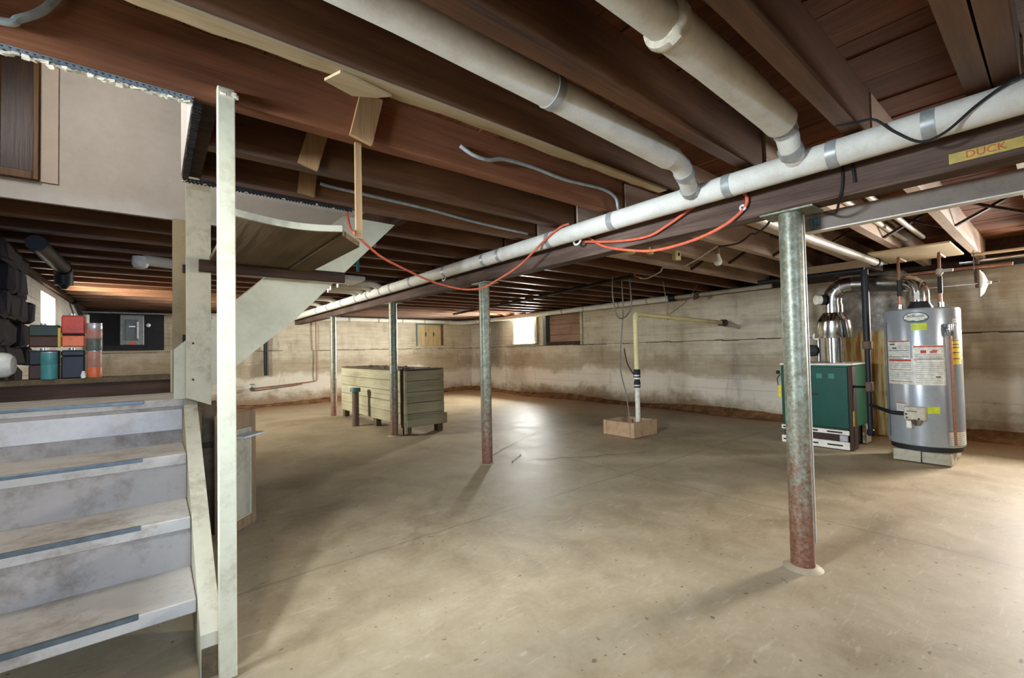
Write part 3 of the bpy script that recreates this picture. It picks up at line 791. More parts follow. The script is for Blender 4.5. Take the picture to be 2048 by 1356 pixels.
# free post beside the stair
po = thing('wooden_post', 'tall cream painted wooden post nailed to the joist beside the stair', 'post', (.215, 1.99, 0))
MB().box(.186, .244, 1.985, 2.021, 0, 2.235, .003).build('timber', 'white_wood', po)
cr_ = MB()
for k in range(5):
    a = random.uniform(.178, .25); cr_.box(a, a+.02, 1.976, 1.986, 2.195+random.uniform(0, .01), 2.212+random.uniform(0, .01), 0, None, .004)
cr_.build('plaster_crumb', 'plaster', po, False)['kind'] = 'stuff'

# hanging plank shelf right of the post
hs = thing('hanging_shelf', 'rough plank shelf hung from a joist beside the cream post', 'shelf', (.55, 2.6, 1.75))
ps = MB(); n = 8; vs = []; fs = []
for i in range(n+1):
    x = .25+(.665-.25)*i/n; s_ = -.018*math.sin(math.pi*i/n)
    vs += [(x, 2.05, 1.757+s_), (x, 3.10, 1.757), (x, 3.10, 1.782), (x, 2.05, 1.785+s_)]
for i in range(n):
    a = 4*i; b = a+4
    for p, q in ((0, 1), (1, 2), (2, 3), (3, 0)): fs.append((a+p, a+q, b+q, b+p))
fs += [(3, 2, 1, 0), (4*n, 4*n+1, 4*n+2, 4*n+3)]
ps.add(vs, fs).build('plank', 'brown_ply', hs, False)
ps = MB(); vs = []
for i in range(n+1):
    x = .25+(.665-.25)*i/n; s_ = -.018*math.sin(math.pi*i/n)
    vs += [(x, 2.035, 1.756+s_), (x, 2.048, 1.756+s_), (x, 2.048, 1.784+s_), (x, 2.035, 1.784+s_)]
ps.add(vs, fs).build('edge_strip', 'white_wood2', hs, False)
MB().prism([(.672, 2.06), (.672, 3.10), (.80, 3.10), (.815, 2.235)], 'Z', 1.745, 1.772).build('plank', 'brown_ply', hs, False)
MB().box(.20, 1.03, 3.105, 3.135, 1.695, 1.765, .003).build('ledger', 'dark_wood', hs, False)
MB().box(.736, .768, 2.062, 2.076, 1.742, 2.21, .002).build('hanger_stick', 'tan_wood', hs, False)

# loose blocking boards and nailer between near joists
def block(label, corners_, y, w_=.10, mat='tan_wood'):
    (xa, za), (xb, zb) = corners_
    return tag(MB().beam((xa, y, za), (xb, y, zb), .022, w_, (1, 0, 0)).build('blocking_board', mat, None, False), label, 'board')
block('slanted tan block nailed on the reddish joist above the hanger stick', ((.80, 2.42), (.745, 2.19)), 2.010, .104)
block('tan block nailed on the second joist, left of the hanger stick', ((.69, 2.40), (.637, 2.205)), 2.500, .10)
block('small tan block nailed low on the third joist', ((.765, 2.36), (.75, 2.215)), 2.990, .10)
tag(MB().prism([(.47, 1.615), (.50, 1.535), (.56, 1.54), (.70, 1.565), (.66, 1.605), (.58, 1.65)], 'Z', 2.172, 2.1825).build('wood_scrap', 'tan_wood_x', None, False), 'loose pale wood scrap nailed under the pale-edged joist', 'board')
st_ = MB(); vs = []; fs = []; n = 40
for i in range(n+1):
    x = -1.0+3.5*i/n; j = random.uniform(-.006, .008)
    vs += [(x, 1.523, 2.183), (x, 1.585+j, 2.183+random.uniform(0, .004)), (x, 1.59+j, 2.196), (x, 1.523, 2.196)]
for i in range(n):
    a = 4*i; b = a+4
    for p, q in ((0, 1), (1, 2), (2, 3), (3, 0)): fs.append((a+p, a+q, b+q, b+p))
fs += [(3, 2, 1, 0), (4*n, 4*n+1, 4*n+2, 4*n+3)]
tag(st_.add(vs, fs).build('nailing_strip', 'tan_wood_x', None, False), 'long pale nailing strip under the joist nearest the camera', 'strip')

# metal lath left along the opening edge
def lath(p0, p1, label, down=.03, t=.006, crumbs=1.0, ml='lath'):
    th = thing('metal_lath', label, 'lath', ((p0[0]+p1[0])/2, (p0[1]+p1[1])/2, ZJ-down))
    p0 = Vector(p0); p1 = Vector(p1); d = p1-p0; L = d.length; d = d.normalized(); n = int(L/.018)
    sd = d.cross(Vector((0, 0, 1)))
    mb = MB(); pm = MB()
    for i in range(n):
        a = p0+d*(L*i/n); b = p0+d*(L*(i+.75)/n)
        mb.beam(a+Vector((0, 0, -.008)), b+Vector((0, 0, -.022)), .004, .012)
    mb.beam(p0+Vector((0, 0, -.003)), p1+Vector((0, 0, -.003)), .006, .008)
    for i in range(int(L/.012*crumbs)):
        a = p0+d*(i*.012/crumbs); s_ = random.uniform(.003, .006)
        c = a+Vector((random.uniform(-.004, .004), random.uniform(-.004, .004), -down+random.uniform(-.002, .004)))
        pm.box(c.x-.008, c.x+.008, c.y-.007, c.y+.007, c.z-s_*.7, c.z+s_*.7, 0, None, .004)
    mb.build('mesh_strip', ml, th, False)['kind'] = 'stuff'
    pm.build('plaster_edge', 'plaster', th, False)['kind'] = 'stuff'
lath((-1.0, 2.06, ZJ), (.118, 2.06, ZJ), 'torn lath with plaster crumbs along the near edge of the stair opening')
lath((.125, 3.03, ZJ-.004), (1.06, 3.03, ZJ-.004), 'torn dark lath along the joist above the upper stair flight', .02, .006, .12, 'iron')
mb = MB()
for i in range(34):
    y = 2.09+i*.0265; mb.box(.118, .145, y, y+.02, 2.176, 2.2, 0, None, .002)
hl = thing('metal_lath', 'dark lath strip on the short header right of the stair opening', 'lath', (.13, 2.5, 2.17))
mb.build('mesh_strip', 'iron', hl, False)['kind'] = 'stuff'

# brown door up in the stairwell
dr = thing('stairwell_door', 'brown wooden door partly seen up in the white stairwell', 'door', (-.8, 3.95, 2.31))
MB().box(-1.05, -.583, 3.935, 3.958, 2.36, 3.8).build('panel', 'door_dark', dr, False)
MB().box(-.583, -.557, 3.925, 3.960, 2.31, 3.8, .003).build('stile', 'door_brown', dr)
MB().box(-.745, -.717, 3.925, 3.934, 2.36, 3.8, .003).build('stile', 'door_brown', dr)
MB().box(-1.05, -.583, 3.925, 3.960, 2.31, 2.36, .003).build('bottom_rail', 'door_brown', dr)
tag(MB().box(-.553, -.475, 3.950, 3.961, 2.31, 3.8).build('grey_strip', M.setdefault('strip_grey', paint('strip_grey', (176, 162, 150), (160, 144, 130), .4, .8, 3)), None, False), 'flat grey strip right of the stairwell door', 'casing')  # plain grey strip beside the door

# cupboard under the stairs
cb = thing('stair_cupboard', 'half-open framed cupboard door under the landing', 'cupboard', (.4, 3.5, 0))
MB().box(.20, .225, 3.30, 3.66, 0, .90).build('side_panel', 'brown_ply', cb, False)
MB().box(.20, .33, 3.63, 3.655, 0, .90).build('side_panel', 'brown_ply', cb, False)
MB().box(.195, .30, 3.56, 3.60, .60, .63).build('rail', 'dark_wood', cb, False)
ang = math.atan2(.27, .253)
dm = Matrix.Rotation(ang, 3, 'Z'); dc0 = (.315, 3.40, 0)
def dbox(x0, x1, y0, y1, z0, z1, c=.002): return MB().box(.315+x0, .315+x1, 3.40+y0, 3.40+y1, z0, z1, c, (dc0, dm))
door = dbox(.045, .335, .006, .016, .09, .72).build('door_panel', 'white_wood2', cb)
for a, b, z0, z1 in ((0, .05, .02, .82), (.32, .372, .02, .82), (.05, .32, .02, .09), (.05, .32, .70, .82)):
    dbox(a, b, -.002, .024, z0, z1, .003).build('door_frame', 'bin_frame' if 'bin_frame' in M else M.setdefault('bin_frame', wood('frame_wood', (104, 82, 58), (142, 116, 86), (168, 144, 112), 'Z', .8, .05)), cb)
for a, b, z0, z1 in ((.05, .058, .09, .70), (.312, .32, .09, .70), (.05, .32, .09, .10), (.05, .32, .69, .70)):
    dbox(a, b, -.004, .012, z0, z1, .002).build('moulding', 'white_wood', cb)
sh_ = tag(dbox(.10, .315, -.11, -.006, .655, .668, .002).build('white_flap', 'shelf_white'), 'small white shelf piece standing out from the framed cupboard door', 'shelf')

# ledge with tins behind the landing
lg = thing('ledge_board', 'brown ledge board at the back of the landing under the tins', 'ledge', (-.4, 4.0, .957))
MB().box(-1.03, .092, 3.925, 4.16, 1.045, 1.08, .004).build('board', 'brown_ply', lg)
MB().box(-1.03, .092, 3.935, 3.955, .958, 1.044).build('ledge_shade', 'dark_wood', lg, False)  # dark strip standing in for the shadow under the ledge
for xx in (-1.02, -.55, 0): MB().box(xx-.02, xx+.02, 3.98, 4.14, .957, 1.044).build('support', 'dark_wood', lg, False)
def tin(name, x0, x1, z0, z1, mats, label, y=4.0, d=.09, rect=True, cap=False):
    t = thing(name, label, 'tin', ((x0+x1)/2, y, z0), 'old tins on the ledge behind the landing')
    n = len(mats); cx = (x0+x1)/2; r = (x1-x0)/2
    for i, (f0, f1, m_) in enumerate(mats):
        a = z0+(z1-z0)*f0; b = z0+(z1-z0)*f1
        nm = 'body' if i == 0 else 'printed_band'
        if rect: MB().box(x0, x1, y-d/2, y+d/2, a, b, .006).build(nm, m_, t)
        else: MB().lathe((cx, y, a), [(0, r*.97), (.004, r), (b-a-.004, r), (b-a, r*.97)], 24).build(nm, m_, t)
    if rect:
        MB().box(x0+.004, x1-.004, y-d/2+.004, y+d/2-.004, z1, z1+.004).build('rim', 'tin_grey', t)
        MB().tube([(cx-.01, y, z1), (cx-.01, y, z1+.018)], .015, 12).build('screw_cap', 'tin_silver', t)
    else:
        MB().lathe((cx, y, z1), [(0, r*.98), (.006, r*.99), (.006, r*.88), (.002, r*.86)], 24).build('rim', 'tin_silver', t)
    return t
tin('paint_tin', -.605, -.470, 1.081, 1.258, [(0, .5, 'tin_brown'), (.5, 1, 'tin_dark')], 'dark brown tin at lower left of the ledge', 4.05)
tin('paint_tin', -.545, -.468, 1.081, 1.245, [(0, .55, 'tin_teal'), (.55, 1, 'tin_teal')], 'teal round tin at lower left of the ledge', 3.945, rect=False)
tin('oil_tin', -.605, -.470, 1.282, 1.418, [(0, .5, 'tin_brown'), (.5, 1, 'tin_green')], 'dark green and brown flat tin stacked on the left', 4.05)
tin('oil_tin', -.457, -.350, 1.081, 1.258, [(0, .8, 'tin_dark'), (.8, 1, 'tin_dark')], 'black flat tin under the red tin', 4.0)
tin('oil_tin', -.457, -.350, 1.282, 1.478, [(0, .36, 'tin_orange'), (.36, .42, 'tin_dark'), (.42, 1, 'tin_red')], 'red and orange flat tin, tallest on the ledge', 4.0)
tin('paint_tin', -.342, -.268, 1.081, 1.25, [(0, .4, 'tin_orange'), (.4, 1, 'tin_pink')], 'orange and pink round tin at lower right of the ledge', 3.98, rect=False)
tin('paint_tin', -.345, -.266, 1.258, 1.428, [(0, .45, 'tin_grey'), (.45, .8, 'tin_pink'), (.8, 1, 'tin_silver')], 'mottled round tin on top at the right of the ledge', 3.98, rect=False)
tag(MB().lathe((-.352, 3.925, 1.081), [(0, .012), (.02, .014), (.03, .010), (.045, .006)], 12).build('small_bottle', 'white_plastic'), 'tiny white bottle in front of the black tin', 'bottle')
tag(MB().box(-.47, -.458, 3.94, 3.96, 1.283, 1.40).build('tin_label_strip', 'tin_yellow'), 'yellow strip between the green tin and the red tin', 'label')
# white pipe end with a black collar at the left
pe = thing('pipe_end', 'fat white pipe end with black collar at the left picture edge', 'pipe', (-.70, 3.92, 1.08))
MB().lathe((-.80, 3.96, 1.175), [(0, .07), (.10, .075), (.125, .070), (.145, .052), (.152, .02)], 24, (.97, -.1, 0)).build('pipe_body', 'pvc_white', pe)
MB().lathe((-.86, 3.966, 1.172), [(0, .06), (.02, .094), (.10, .096), (.12, .080)], 24, (.97, -.1, 0)).build('collar', 'black', pe)
# dark masonry pier at the left wall, rough
pr = MB()
random.seed(3)
zz = 0
while zz < 2.10:
    h = random.uniform(.14, .22); yy = 4.75
    while yy < 5.75:
        w_ = random.uniform(.2, .36)
        pr.box(XL+.045, -.87+random.uniform(-.07, .06), yy, min(5.8, yy+w_-.008), zz+.004, min(2.135, zz+h), .03, None, .012)
        yy += w_
    zz += h
tag(pr.build('chimney_pier', 'dark_masonry', None, False), 'dark shaded stone chimney pier against the left wall', 'chimney')
bpp = thing('soil_pipe', 'black iron soil pipe under the joists near the left window', 'pipe', (-.7, 5.8, 2.0))
MB().tube([(-.72, 5.0, 2.115), (-.715, 5.4, 2.112), (-.70, 6.15, 2.105)], .062, 18).build('pipe_body', 'iron', bpp)
MB().tube([(-.70, 6.12, 2.105)]+arc((-.70, 6.12, 2.03), .075, math.pi/2, 0, (0, 1, 0), (0, 0, 1), 6)+[(-.70, 6.195, 1.97), (-.70, 6.195, 1.94)], .070, 18).build('elbow', 'iron', bpp)
MB().tube([(-.70, 6.195, 1.94), (-.70, 6.195, 1.90)], [.045, .02], 14).build('plug', 'iron', bpp)
wp = thing('white_elbow_pipe', 'white pipe with round elbow under the joists left of the newel', 'pipe', (.2, 5.3, 2.05))
MB().lathe((-.10, 5.28, 2.02), [(0, .02), (.012, .05), (.04, .062), (.075, .064), (.11, .058)], 20, (0, 0, 1)).build('elbow', 'white_plastic', wp)
MB().tube([(-.08, 5.29, 2.105), (.175, 5.36, 2.10), (1.4, 5.55, 2.11)], .05, 16).build('pipe_body', 'pipe_wrap', wp)
# far-left conduit, cable bundle, wire
tag(MB().tube([(-1.03, 11.84, 2.06), (-1.03, 11.84, 1.62), (-1.02, 11.84, 1.55)], .05, 12).build('white_conduit', 'white_plastic'), 'short white conduit in the far left corner', 'conduit')
tag(MB().tube(smooth_path([(-1.02, 10.2, 2.15), (-1.0, 10.7, 1.98), (-1.0, 11.2, 1.86), (-1.03, 11.75, 1.78)]), .035, 8).build('cable_bundle', 'black'), 'dark cable bundle sagging into the far left corner', 'cable')
tag(MB().tube([(-1.0, 11.78, 2.115), (.28, 11.78, 2.115)], .014, 10).build('thin_conduit', 'conduit'), 'thin bright conduit across the dark electrical backboard', 'conduit')

# electrical board and breaker box
eb = thing('electrical_backboard', 'dark electrical backboard on the far wall', 'backboard', (-.43, 11.9, 1.36))
for i in range(3):
    MB().box(-1.0+i*.388, -1.0+i*.388+.384, 11.885, 11.925, 1.36, 2.10).build('board', 'board_dark', eb, False)
bx = thing('breaker_box', 'grey breaker box with orange tag on the dark backboard', 'electrical box', (-.35, 11.85, 1.47))
MB().box(-.535, -.165, 11.79, 11.884, 1.47, 2.08, .01).build('case', 'grey_panel', bx)
d = MB().box(-.455, -.245, 11.775, 11.79, 1.56, 1.98, .005).build('door', 'grey_panel_dark', bx)
MB().box(-.275, -.25, 11.765, 11.775, 1.60, 1.94).build('handle', 'white_plastic', d)
MB().box(-.40, -.30, 11.769, 11.775, 1.83, 1.855).build('name_plate', 'tin_silver', d)
MB().box(-.40, -.29, 11.780, 11.79, 1.485, 1.525).build('tag', 'orange_tag', bx)
tag(MB().lathe((-.10, 11.886, 1.88), [(0, .04), (.03, .038), (.045, .02)], 16, (0, -1, 0)).build('round_cover', 'white_plastic'), 'small white round cover right of the breaker box', 'cover')

# far wall plumbing
cpp = thing('copper_line', 'thin copper line dropping down the far wall and turning left', 'pipe', (2.6, 11.9, .45))
MB().tube([(3.2, 11.9, 2.05), (3.2, 11.9, .57), (3.19, 11.9, .54), (3.14, 11.9, .525), (1.75, 11.9, .43)], .012, 8).build('pipe_body', 'copper_old', cpp)
MB().tube([(2.86, 11.88, .475), (1.75, 11.88, .385)], .010, 8).build('return_line', 'copper_old', cpp)
vv = MB().lathe((1.72, 11.84, .43), [(0, .03), (.05, .04), (.1, .03)], 12, (1, 0, 0)); vv.tube([(1.77, 11.84, .43), (1.77, 11.84, .53)], .012); vv.box(1.72, 1.82, 11.82, 11.86, .53, .55, .004)
vv.build('valve', 'galv', cpp)
tag(MB().tube([(2.06, 11.86, 1.75), (2.065, 11.86, .73)], .05, 14).build('cut_drain', 'iron'), 'black cut-off drain pipe on the far wall below the stringer', 'pipe')

# ------------------------------------------------------------ wooden bin
bn = thing('wooden_bin', 'long painted board bin standing on feet behind the columns', 'bin', (3.14, 7.4, 0))
X0, X1, Y0, Y1 = 2.835, 3.475, 6.03, 8.83
zs = [.13, .30, .46, .62, .78, .935]
for i in range(5):
    z0, z1 = zs[i]+.003, zs[i+1]-.003; j = random.uniform(-.004, .004)
    MB().box(X0+j, X0+.025+j, Y0, Y1, z0, z1, .003).build('side_board', 'bin_wood', bn, False)
    MB().box(X1-.025, X1, Y0, Y1, z0, z1).build('side_board', 'bin_wood', bn, False)
    MB().box(X0+.03, X1+.003, Y0-.024+j, Y0+j, z0, z1, .003).build('end_board', 'bin_wood_shaded', bn, False)
    MB().box(X0+.03, X1-.03, Y1-.026, Y1-.002, z0, z1).build('end_board', 'bin_wood_shaded', bn, False)
MB().box(X0+.01, X1+.035, Y0-.055, Y0-.028, .115, .275, .004).build('end_batten', 'bin_wood_shaded', bn, False)
MB().box(X0-.012, X0+.03, Y0-.026, Y0-.004, .02, .93, .003).build('corner_strip', 'bin_wood', bn, False)
MB().box(X0-.014, X0-.002, Y0+.03, Y0+.10, .10, .93, .003).build('corner_strip', 'brown_ply', bn, False)  # brown strip drawn in place of the column's shadow near the corner
MB().box(X0+.03, X1-.03, Y0+.01, Y1-.03, .13, .15).build('bottom_board', 'dark_wood', bn, False)
for a, b in ((X0+.02, Y0), (X1-.10, Y0), (X0+.02, 7.15), (X0+.02, Y1-.14), (X1-.10, Y1-.14)):
    MB().box(a, a+.085, b, b+.12, 0, .128).build('foot', 'brown_ply', bn, False)
for i in range(4):
    xa = X0+.005+i*.16
    MB().box(xa, xa+.157, Y0-.02, Y1, .937+random.uniform(0, .004), .958, .003).build('lid_board', 'brown_ply', bn, False)
sc_ = MB()
for k in range(46):
    x = random.uniform(X0+.03, X1-.05); y = random.uniform(Y0+.05, Y1-.1); s_ = random.uniform(.008, .03)
    sc_.box(x-s_, x+s_, y-s_, y+s_, .958, .958+random.uniform(.004, .016), 0, None, .004)
cr2 = sc_.build('debris', 'rust_iron', None, False); cr2['kind'] = 'stuff'; tag(cr2, 'dark crumbs and debris scattered on the wooden bin lid', 'debris')
# capped floor pipe
cp = thing('capped_pipe', 'short rusty capped pipe standing in front of the wooden bin', 'pipe', (2.62, 7.45, 0))
MB().lathe((2.62, 7.45, 0), [(-.002, .056), (.56, .054)], 20).build('pipe_body', 'rust_iron', cp)
MB().lathe((2.62, 7.45, .56), [(0, .06), (.005, .082), (.055, .082), (.07, .076), (.073, .02)], 20).build('cap', 'teal', cp)

# ------------------------------------------------------------ sump pit and pump pipe
sp = thing('sump_box', 'square concrete sump box on the floor holding the pump pipe', 'sump', (5.22, 3.86, 0))
sx0, sx1, sy0, sy1, sh1 = 4.95, 5.49, 3.60, 4.12, .20
for a, b, c, d in ((sx0, sx1, sy0, sy0+.06), (sx0, sx1, sy1-.06, sy1), (sx0, sx0+.06, sy0+.06, sy1-.06), (sx1-.06, sx1, sy0+.06, sy1-.06)):
    MB().box(a, b, c, d, -.004, sh1, .008, None, .003).build('curb', 'sump', sp)
MB().box(sx0+.06, sx1-.06, sy0+.06, sy1-.06, 0, .012).build('pit_bottom', 'dark_masonry', sp)
pp = thing('sump_pipe', 'yellowed plastic pump pipe rising from the sump to the wall', 'pipe', (5.36, 3.84, .012))
PX, PY = 5.33, 3.80
MB().tube([(PX, PY, .013), (PX, PY, .66)], .034, 16).build('lower_pipe', 'pvc_white', pp)
cv = MB().lathe((PX, PY, .64), [(0, .036), (.01, .046), (.08, .046), (.09, .038), (.13, .038), (.14, .048), (.24, .048), (.26, .036)], 18).build('check_valve', 'black', pp)
for zz in (.66, .76, .80): MB().lathe((PX, PY, zz), [(0, .044), (.002, .05), (.022, .05), (.024, .044)], 18).build('hose_clamp', 'tin_silver' if zz != .76 else 'white_plastic', cv)
MB().tube([(PX, PY, .88), (PX, PY, 1.62)], .034, 16).build('upper_pipe', 'pvc', pp)
el = [(PX, PY, 1.60)]+[(PX+.05-.05*math.cos(t), PY, 1.63+.05*math.sin(t)) for t in [i*math.pi/12 for i in range(1, 7)]]+[(PX+.12, PY-.003, 1.681)]
MB().tube(el, .041, 16).build('elbow', 'pvc', pp)
MB().tube([(PX+.10, PY-.003, 1.681), (7.55, 3.61, 1.60)], .034, 16).build('upper_pipe', 'pvc', pp)
MB().lathe((7.50, 3.61, 1.602), [(0, .04), (.01, .06), (.09, .062), (.10, .045)], 14, (1, -.08, -.036)).build('coupling', 'rust_iron', pp)
MB().tube([(7.58, 3.60, 1.598), (7.935, 3.525, 1.53)], .036, 12).build('wall_stub', 'pipe_grey', pp)
MB().box(7.47, 7.53, 3.55, 3.67, 1.55, 1.64, .004).build('bracket', 'iron', pp)
# wire sling holding the pipe
sl = tag(MB().tube(smooth_path([(5.98, 3.75, 2.2), (6.02, 3.74, 1.95), (6.05, 3.735, 1.70), (6.05, 3.74, 1.618), (6.09, 3.76, 1.63), (6.10, 3.73, 1.70), (6.5, 3.68, 1.92), (6.8, 3.64, 2.2)]), .006, 6).build('wire_sling', 'wire_grey'), 'dark wire sling holding up the level pump pipe', 'wire')
# hanging cables near the sump
tag(MB().tube(smooth_path([(4.97, 3.9, 2.2), (4.96, 3.9, 1.95), (5.02, 3.9, 1.70), (5.13, 3.9, 1.62), (5.28, 3.9, 1.68), (5.38, 3.9, 1.82), (5.36, 3.9, 2.2)]), .010, 8).build('loop_cable', 'wire_grey'), 'grey cable hanging in a loop above the sump', 'cable')
tag(MB().tube(smooth_path([(5.30, 4.0, 2.2), (5.32, 4.0, 1.75), (5.25, 4.0, 1.30), (5.22, 4.0, .95), (5.26, 4.0, .75), (5.30, 3.97, .55), (5.31, 3.95, .35), (5.30, 3.92, .15)]), .009, 8).build('drop_cable', 'wire_grey'), 'thin pump cable dropping from ceiling to the sump', 'cable')
tag(MB().tube(smooth_path([(5.24, 3.94, 1.20), (5.28, 3.92, .98), (5.36, 3.86, .80), (5.372, 3.80, .70)]), .008, 8).build('float_cable', 'black'), 'short black float cable reaching the check valve', 'cable')

# ------------------------------------------------------------ chimney pier behind the boiler
struct(MB().box(7.30, 7.97, 1.22, 1.90, 0, 2.12, .02).build('wall_pier', 'pier', None, False))
# ------------------------------------------------------------ boiler
bl = thing('boiler', 'green boiler on white slotted base behind the near column', 'boiler', (6.5, 1.85, 0))
bx0, bx1, by0, by1 = 6.10, 6.90, 1.50, 2.22
MB().box(bx0+.03, bx1, by0+.03, by1, .225, .955, .006).build('jacket', 'boiler_lit', bl)
fp = MB().box(bx0, bx0+.035, by0+.035, by1, .235, .94, .008).build('front_panel', 'boiler_green', bl)
MB().box(bx0-.006, bx0, 1.83, 1.95, .60, .625, .003).build('handle_slot', 'boiler_rust', fp)
for k in range(3): MB().box(bx0-.003, bx0, 1.66+.12*k, 1.72+.12*k, .80, .86, .002).build('louvre', 'boiler_lit', fp)
MB().box(bx0, bx0+.16, by0-.004, by0+.034, .0, .945, .003).build('front_post', 'boiler_rust', bl)
MB().box(bx0-.003, bx0+.04, by0-.007, by0-.003, .27, .44).build('caution_strip', 'label_yellow', bl)
MB().box(bx0+.16, bx1, by0+.022, by0+.029, .24, .95, .002).build('side_panel', 'boiler_lit', bl)
MB().box(bx0-.012, bx1+.01, by0-.008, by1+.01, .955, .975, .004).build('top_sheet', 'white_enamel', bl)
for z0, z1 in ((.0, .085), (.165, .215)):
    r_ = MB().box(bx0-.012, bx0+.012, by0+.036, by1+.01, z0, z1, .003).build('base_rail', 'white_enamel', bl)
    for a in (1.60, 1.84, 2.06): MB().box(bx0-.015, bx0-.012, a, a+.15, (z0+z1)/2-.009, (z0+z1)/2+.009).build('slot', 'black', r_)
MB().box(bx0+.05, bx1-.1, by0+.06, by1, .02, .222).build('base_body', 'boiler_rust', bl)
MB().box(bx0+.55, bx0+.75, by0+.005, by0+.05, .0, .22, .004).build('base_foot', 'white_enamel', bl)
MB().box(bx0-.012, bx0+.03, by0+.05, by0+.13, .09, .16, .004).build('gas_cock', 'tin_silver', bl)
fx, fy = 6.45, 1.74
MB().lathe((fx, fy, .975), [(0, .098), (.36, .098)], 28).build('flue_collar', 'chrome', bl)
MB().lathe((fx, fy, 1.275), [(0, .20), (.002, .201), (.20, .172), (.205, .172), (.30, .11), (.305, .106), (.40, .106)], 32).build('draft_hood', 'chrome', bl)
for a in range(3):
    MB().beam((fx+.10*math.cos(a*2.1), fy+.10*math.sin(a*2.1), 1.29), (fx+.19*math.cos(a*2.1), fy+.19*math.sin(a*2.1), 1.29), .01, .02).build('hood_bracket', 'galv', bl)
# vertical lines at the back left of the boiler
tag(MB().tube([(6.85, 2.28, 2.14), (6.85, 2.28, .02)], .032, 12).build('riser_pipe', 'iron'), 'black riser pipe behind the near column beside the boiler', 'pipe')
cv_ = thing('circulator', 'black and chrome circulator fittings at the boiler back', 'pump', (6.75, 2.05, .98))
MB().tube([(6.70, 1.98, .976), (6.70, 1.98, 1.42)], .02, 12).build('pipe_body', 'galv', cv_)
MB().lathe((6.70, 2.04, 1.12), [(0, .03), (.01, .075), (.10, .075), (.12, .03)], 18, (-1, 0, 0)).build('motor', 'black', cv_)
MB().lathe((6.66, 1.98, 1.30), [(0, .02), (.01, .045), (.03, .045), (.035, .02)], 18, (-1, 0, 0)).build('gauge', 'white_plastic', cv_)
kn = thing('side_controls', 'small yellow and black control bits left of the near column', 'controls', (6.12, 2.3, .5))
MB().box(6.11, 6.14, 2.222, 2.262, .55, .70, .003).build('yellow_tag', 'label_yellow', kn)
MB().lathe((6.12, 2.245, .86), [(0, .02), (.03, .022)], 12, (0, 1, 0)).build('knob', 'black', kn)
MB().tube(smooth_path([(6.12, 2.23, .84), (6.12, 2.27, .78), (6.12, 2.26, .70), (6.12, 2.24, .66)]), .006, 6).build('wire', 'black', kn)
# flue: elbow from the hood, level run, elbow down on the water heater
HX, HY, HR = 6.22, .918, .296
fl = thing('flue_pipe', 'silver flue pipe linking boiler hood and water heater top', 'flue', (6.3, 1.3, 1.7))
pth = [(fx, fy, 1.676), (fx, fy, 1.72)]+[(fx, fy-.16+.16*math.cos(t), 1.74+.16*math.sin(t)) for t in [i*math.pi/16 for i in range(1, 9)]]
MB().tube(pth+[(fx, fy-.22, 1.902)], .098, 22).build('elbow', 'chrome', fl)
for i in (2, 4, 6):
    p = Vector(pth[i+1]); q = Vector(pth[i+2]); d_ = (q-p).normalized()
    MB().tube([p-d_*.006, p+d_*.006], .102, 22).build('seam', 'galv', fl)
MB().tube([(fx, fy-.21, 1.902), (6.36, 1.22, 1.87), (6.26, 1.02, 1.84)], .095, 20).build('level_run', 'galv', fl)
MB().tube([(6.27, 1.04, 1.845), (HX+.02, HY+.05, 1.82), (HX, HY+.01, 1.78), (HX, HY, 1.72), (HX, HY, 1.62)], .078, 22).build('elbow', 'chrome', fl)
MB().box(HX-.081, HX-.077, HY-.012, HY+.03, 1.64, 1.72).build('sticker', 'label_white', fl)
dm_ = thing('vent_damper', 'round black and white vent damper motor on the flue elbow', 'damper', (6.35, 1.82, 1.68))
MB().lathe((6.36, 1.80, 1.74), [(0, .03), (.01, .062), (.05, .064)], 20, (-.75, .66, 0)).build('housing', 'black', dm_)
MB().lathe((6.32, 1.835, 1.74), [(0, .058), (.05, .058), (.058, .045)], 20, (-.75, .66, 0)).build('motor', 'white_enamel', dm_)

# ------------------------------------------------------------ water heater on blocks
for i in range(2):
    for j in range(2):
        ya = .70+.222*i; xa = 5.955+.315*j
        tag(MB().box(xa, xa+.305, ya, ya+.215, 0, .112, .006, None, .002).build('concrete_block', 'block'),
            '%s concrete block under the water heater, %s' % (('right', 'left')[i], ('front row', 'back row')[j]), 'block', 'concrete blocks under the water heater')
wh = thing('water_heater', 'tall silver tank water heater with stickers on concrete blocks', 'water heater', (HX, HY, .113))
MB().lathe((HX, HY, .113), [(0, HR*.90), (.002, HR*.93), (.055, HR*.93), (.06, HR*.90)], 48).build('base_ring', 'black', wh)
MB().lathe((HX, HY, .165), [(0, HR*.97), (.008, HR), (1.355, HR), (1.368, HR*.99), (1.378, HR*.94), (1.386, HR*.5)], 64).build('tank', 'heater', wh, True, 30)
MB().lathe((HX, HY, 1.555), [(0, .10), (.01, .10), (.05, .08), (.07, .078)], 28).build('draft_hood', 'black', wh)
TC = math.atan2(-HY, -HX)
def za(px, py):
    """sticker place on the tank: (angle, height)"""
    c = 1849+(py-615)/278*7; s_ = max(-.995, min(.995, (px-c)/77.5))
    return TC+math.asin(s_), 1.2-(py-684.3)*.00496
def stick(name, x0, x1, y0, y1, mat, par=None, lift=0, t=.0012):
    a0, z1 = za(x0, (y0+y1)/2)[0], za(x0, y0)[1]; a1, z0 = za(x1, (y0+y1)/2)[0], za(x0, y1)[1]
    return MB().patch((HX, HY), HR+.0005+lift, a0, a1, z0, z1, 8, t).build(name, mat, par or wh, False)
L1 = stick('warning_label', 1782.5, 1828, 680, 716, 'label_white')
L2 = stick('warning_label', 1783, 1833, 717, 770, 'label_white')
L3 = stick('warning_label', 1833, 1895, 691, 770, 'label_white')
